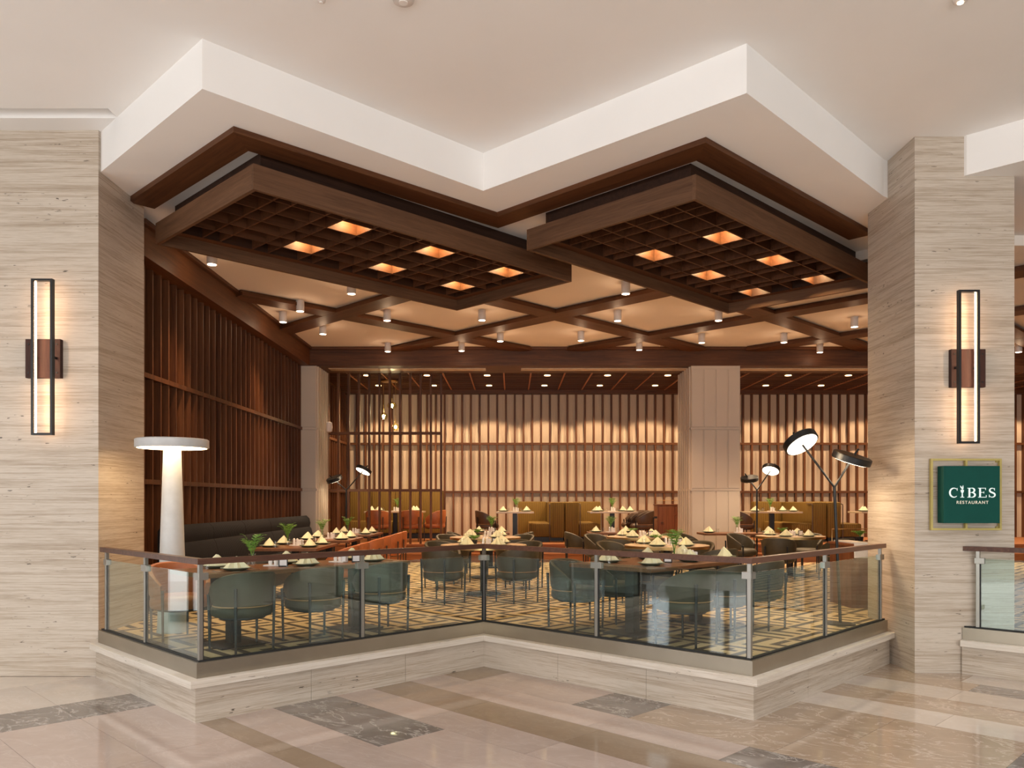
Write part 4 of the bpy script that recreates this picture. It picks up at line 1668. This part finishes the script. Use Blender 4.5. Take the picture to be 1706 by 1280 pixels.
PT = [(-2.94, 20.35, 1.45, .75, 'raised table behind the slat screen', 4, 'table on the platform behind the slat screen with cognac chairs'),
      (.07, 19.55, .9, .8, 'raised table left of the double booth', 2, 'pale table on the platform left of the double mustard booth'),
      (2.45, 19.75, 1.15, .8, 'raised table right of the double booth', 4, 'pale table on the platform right of the double mustard booth'),
      (6.35, 19.75, 1.25, .8, 'raised table behind the booth-side lamp', 4, 'pale table on the platform behind the second two-headed lamp'),
      (8.95, 19.75, 1.15, .8, 'raised table next to the sign pier', 4, 'pale table on the platform partly hidden by the sign pier')]
for x, y, w, d, ph, ns, lb_ in PT:
    rect_table('dining_table', lb_, x, y, Z_PLAT, 0, w, d, M['stone_top'], 1, M['black'], 'pale tables on the platform')
    if ns == 2:
        for sx, nm in ((-1, 'left seat'), (1, 'right seat')):
            setting(x + sx * (w / 2 - .17), y, ZP, -sx, 0, nm, ph)
    else:
        for sx, nm in ((-1, 'left'), (1, 'right')):
            for dy, nn in ((-.2, 'front'), (.2, 'back')):
                setting(x + sx * (w / 2 - .17) - (.12 * sx if dy > 0 else 0), y + dy, ZP, -sx, 0, nn + ' ' + nm + ' seat', ph)
    caddy(x, y, ZP, ph)
    vase(x + .03, y + .2, ZP, 'green fern in a glass vase on ' + ph, int(x + 20))
for x, y, fx, fy, nm in ((-3.25, 19.55, .1, 1, 'left of the two seen from behind'), (-2.45, 19.6, -.1, 1, 'right of the two seen from behind'), (-1.92, 20.1, -1, .25, 'turned sideways at the screen end')):
    chair('tan', x, y, Z_PLAT, fx, fy, 'cognac leather chair behind the slat screen, ' + nm)
chair('brown', -.62, 19.6, Z_PLAT, 1, .1, 'dark brown chair left of the pale table by the double booth')
for k, nm in enumerate(('front', 'middle', 'back')):
    chair('brown', 3.12 - .02 * k, 19.3 + .62 * k, Z_PLAT, -1, 0, 'dark brown chair beside the walnut cabinet, ' + nm + ' of three')
for k, nm in enumerate(('front', 'back')):
    chair('brown', 5.55, 19.45 + .62 * k, Z_PLAT, 1, .1, 'dark brown chair just right of the cream column, ' + nm + ' one')

# ---- walnut cabinet behind the column
cb = thing('cabinet', 'walnut service cabinet with a brass rail left of the cream column', 'cabinet', (4.0, 20.1, Z_PLAT))
MB().box(-.38, 0, 0, .45, .5, .88).build('body', M['cab'], cb)
MB().rbox(-.40, -.02, .88, .47, .52, .905, .004).build('top', M['cab'], cb)
for x0, x1, z0, z1 in ((-.35, .03, .05, .85), (.06, .43, .05, .60), (.06, .43, .63, .85)):
    dd = MB().rbox(x0, -.018, z0, x1, .001, z1, .004).build('door' if z0 < .5 else 'drawer', M['cab'], cb)
    MB().box(x0 + .05, -.03, (z0 + z1) / 2 - .006, x0 + .12, -.018, (z0 + z1) / 2 + .006).build('handle', M['black'], dd)
MB().tube([(-.38, .02, .90), (-.38, .02, 1.0), (.44, .02, 1.0), (.44, .02, .90)], .006, 6).build('gallery_rail', M['brass'], cb)
MB().box(-.55, .02, .55, -.38, .06, .60).build('side_handle', M['black'], cb)

# ---- service console by the sign pier
cn = thing('service_console', 'walnut service console with a brass gallery rail beside the near two-headed lamp', 'console', (4.62, 10.75, Z_CARPET))
MB().box(-.25, -.35, .0, .95, .35, .80).build('body', M['cab'], cn)
MB().rbox(-.27, -.37, .80, .97, .37, .83, .004).build('top', M['cab'], cn)
MB().tube([(-.24, .3, .82), (-.24, .3, 1.0), (.93, .3, 1.0), (.93, .3, .82)], .007, 6).build('gallery_rail', M['brass'], cn)
zc_ = Z_CARPET + .8305
vase(4.70, 10.90, zc_, 'short green fern on the service console', 1, False)
cl = MB().rbox(-.10, -.32, 0, .10, .28, .02, .005).rbox(-.11, -.40, -.18, .09, -.385, .02, .005).build('folded_cloth', M['card'])
cl.location = (4.50, 10.75, zc_)
tag(cl, 'white cloth folded over the edge of the service console', 'cloth')
for i, (x, y) in enumerate(((4.86, 10.62), (5.2, 10.7))):
    o = link('napkin', NAP, None, (x, y, zc_), .4 * i)
    tag(o, 'peaked cream napkin on the service console, ' + ('beside the fern' if i == 0 else 'next to the pier'), 'napkin', 'folded napkins on the console')
o = link('tumbler', TUM, None, (4.86, 10.95, zc_))
tag(o, 'clear glass tumbler on the service console', 'glass', 'drinking glasses')

# ------------------------------------------------------------------ small ceiling fittings of the lobby
for px, r, nm, lb_, ct in ((672, .085, 'smoke_detector', 'white round smoke detector on the lobby ceiling above the left canopy', 'detector'),
                           (535, .035, 'sprinkler', 'tiny white sprinkler on the lobby ceiling', 'sprinkler'),
                           (1600, .055, 'recessed_downlight', 'small round downlight in the lobby ceiling above the sign pier', 'downlight')):
    x, y = up(px, -1, 3.82)
    t = thing(nm, lb_, ct, (x, y, Z_HIGH))
    MB().lathe([(r * .6, -.035), (r * .92, -.028), (r, -.008), (r, 0)], 24).build('body', M['fixture'], t, True)
    MB().lathe([(r * .4, -.042), (r * .4, -.034)], 16).build('lens', M['e_lamp'] if ct == 'downlight' else M['ceramic'], t)
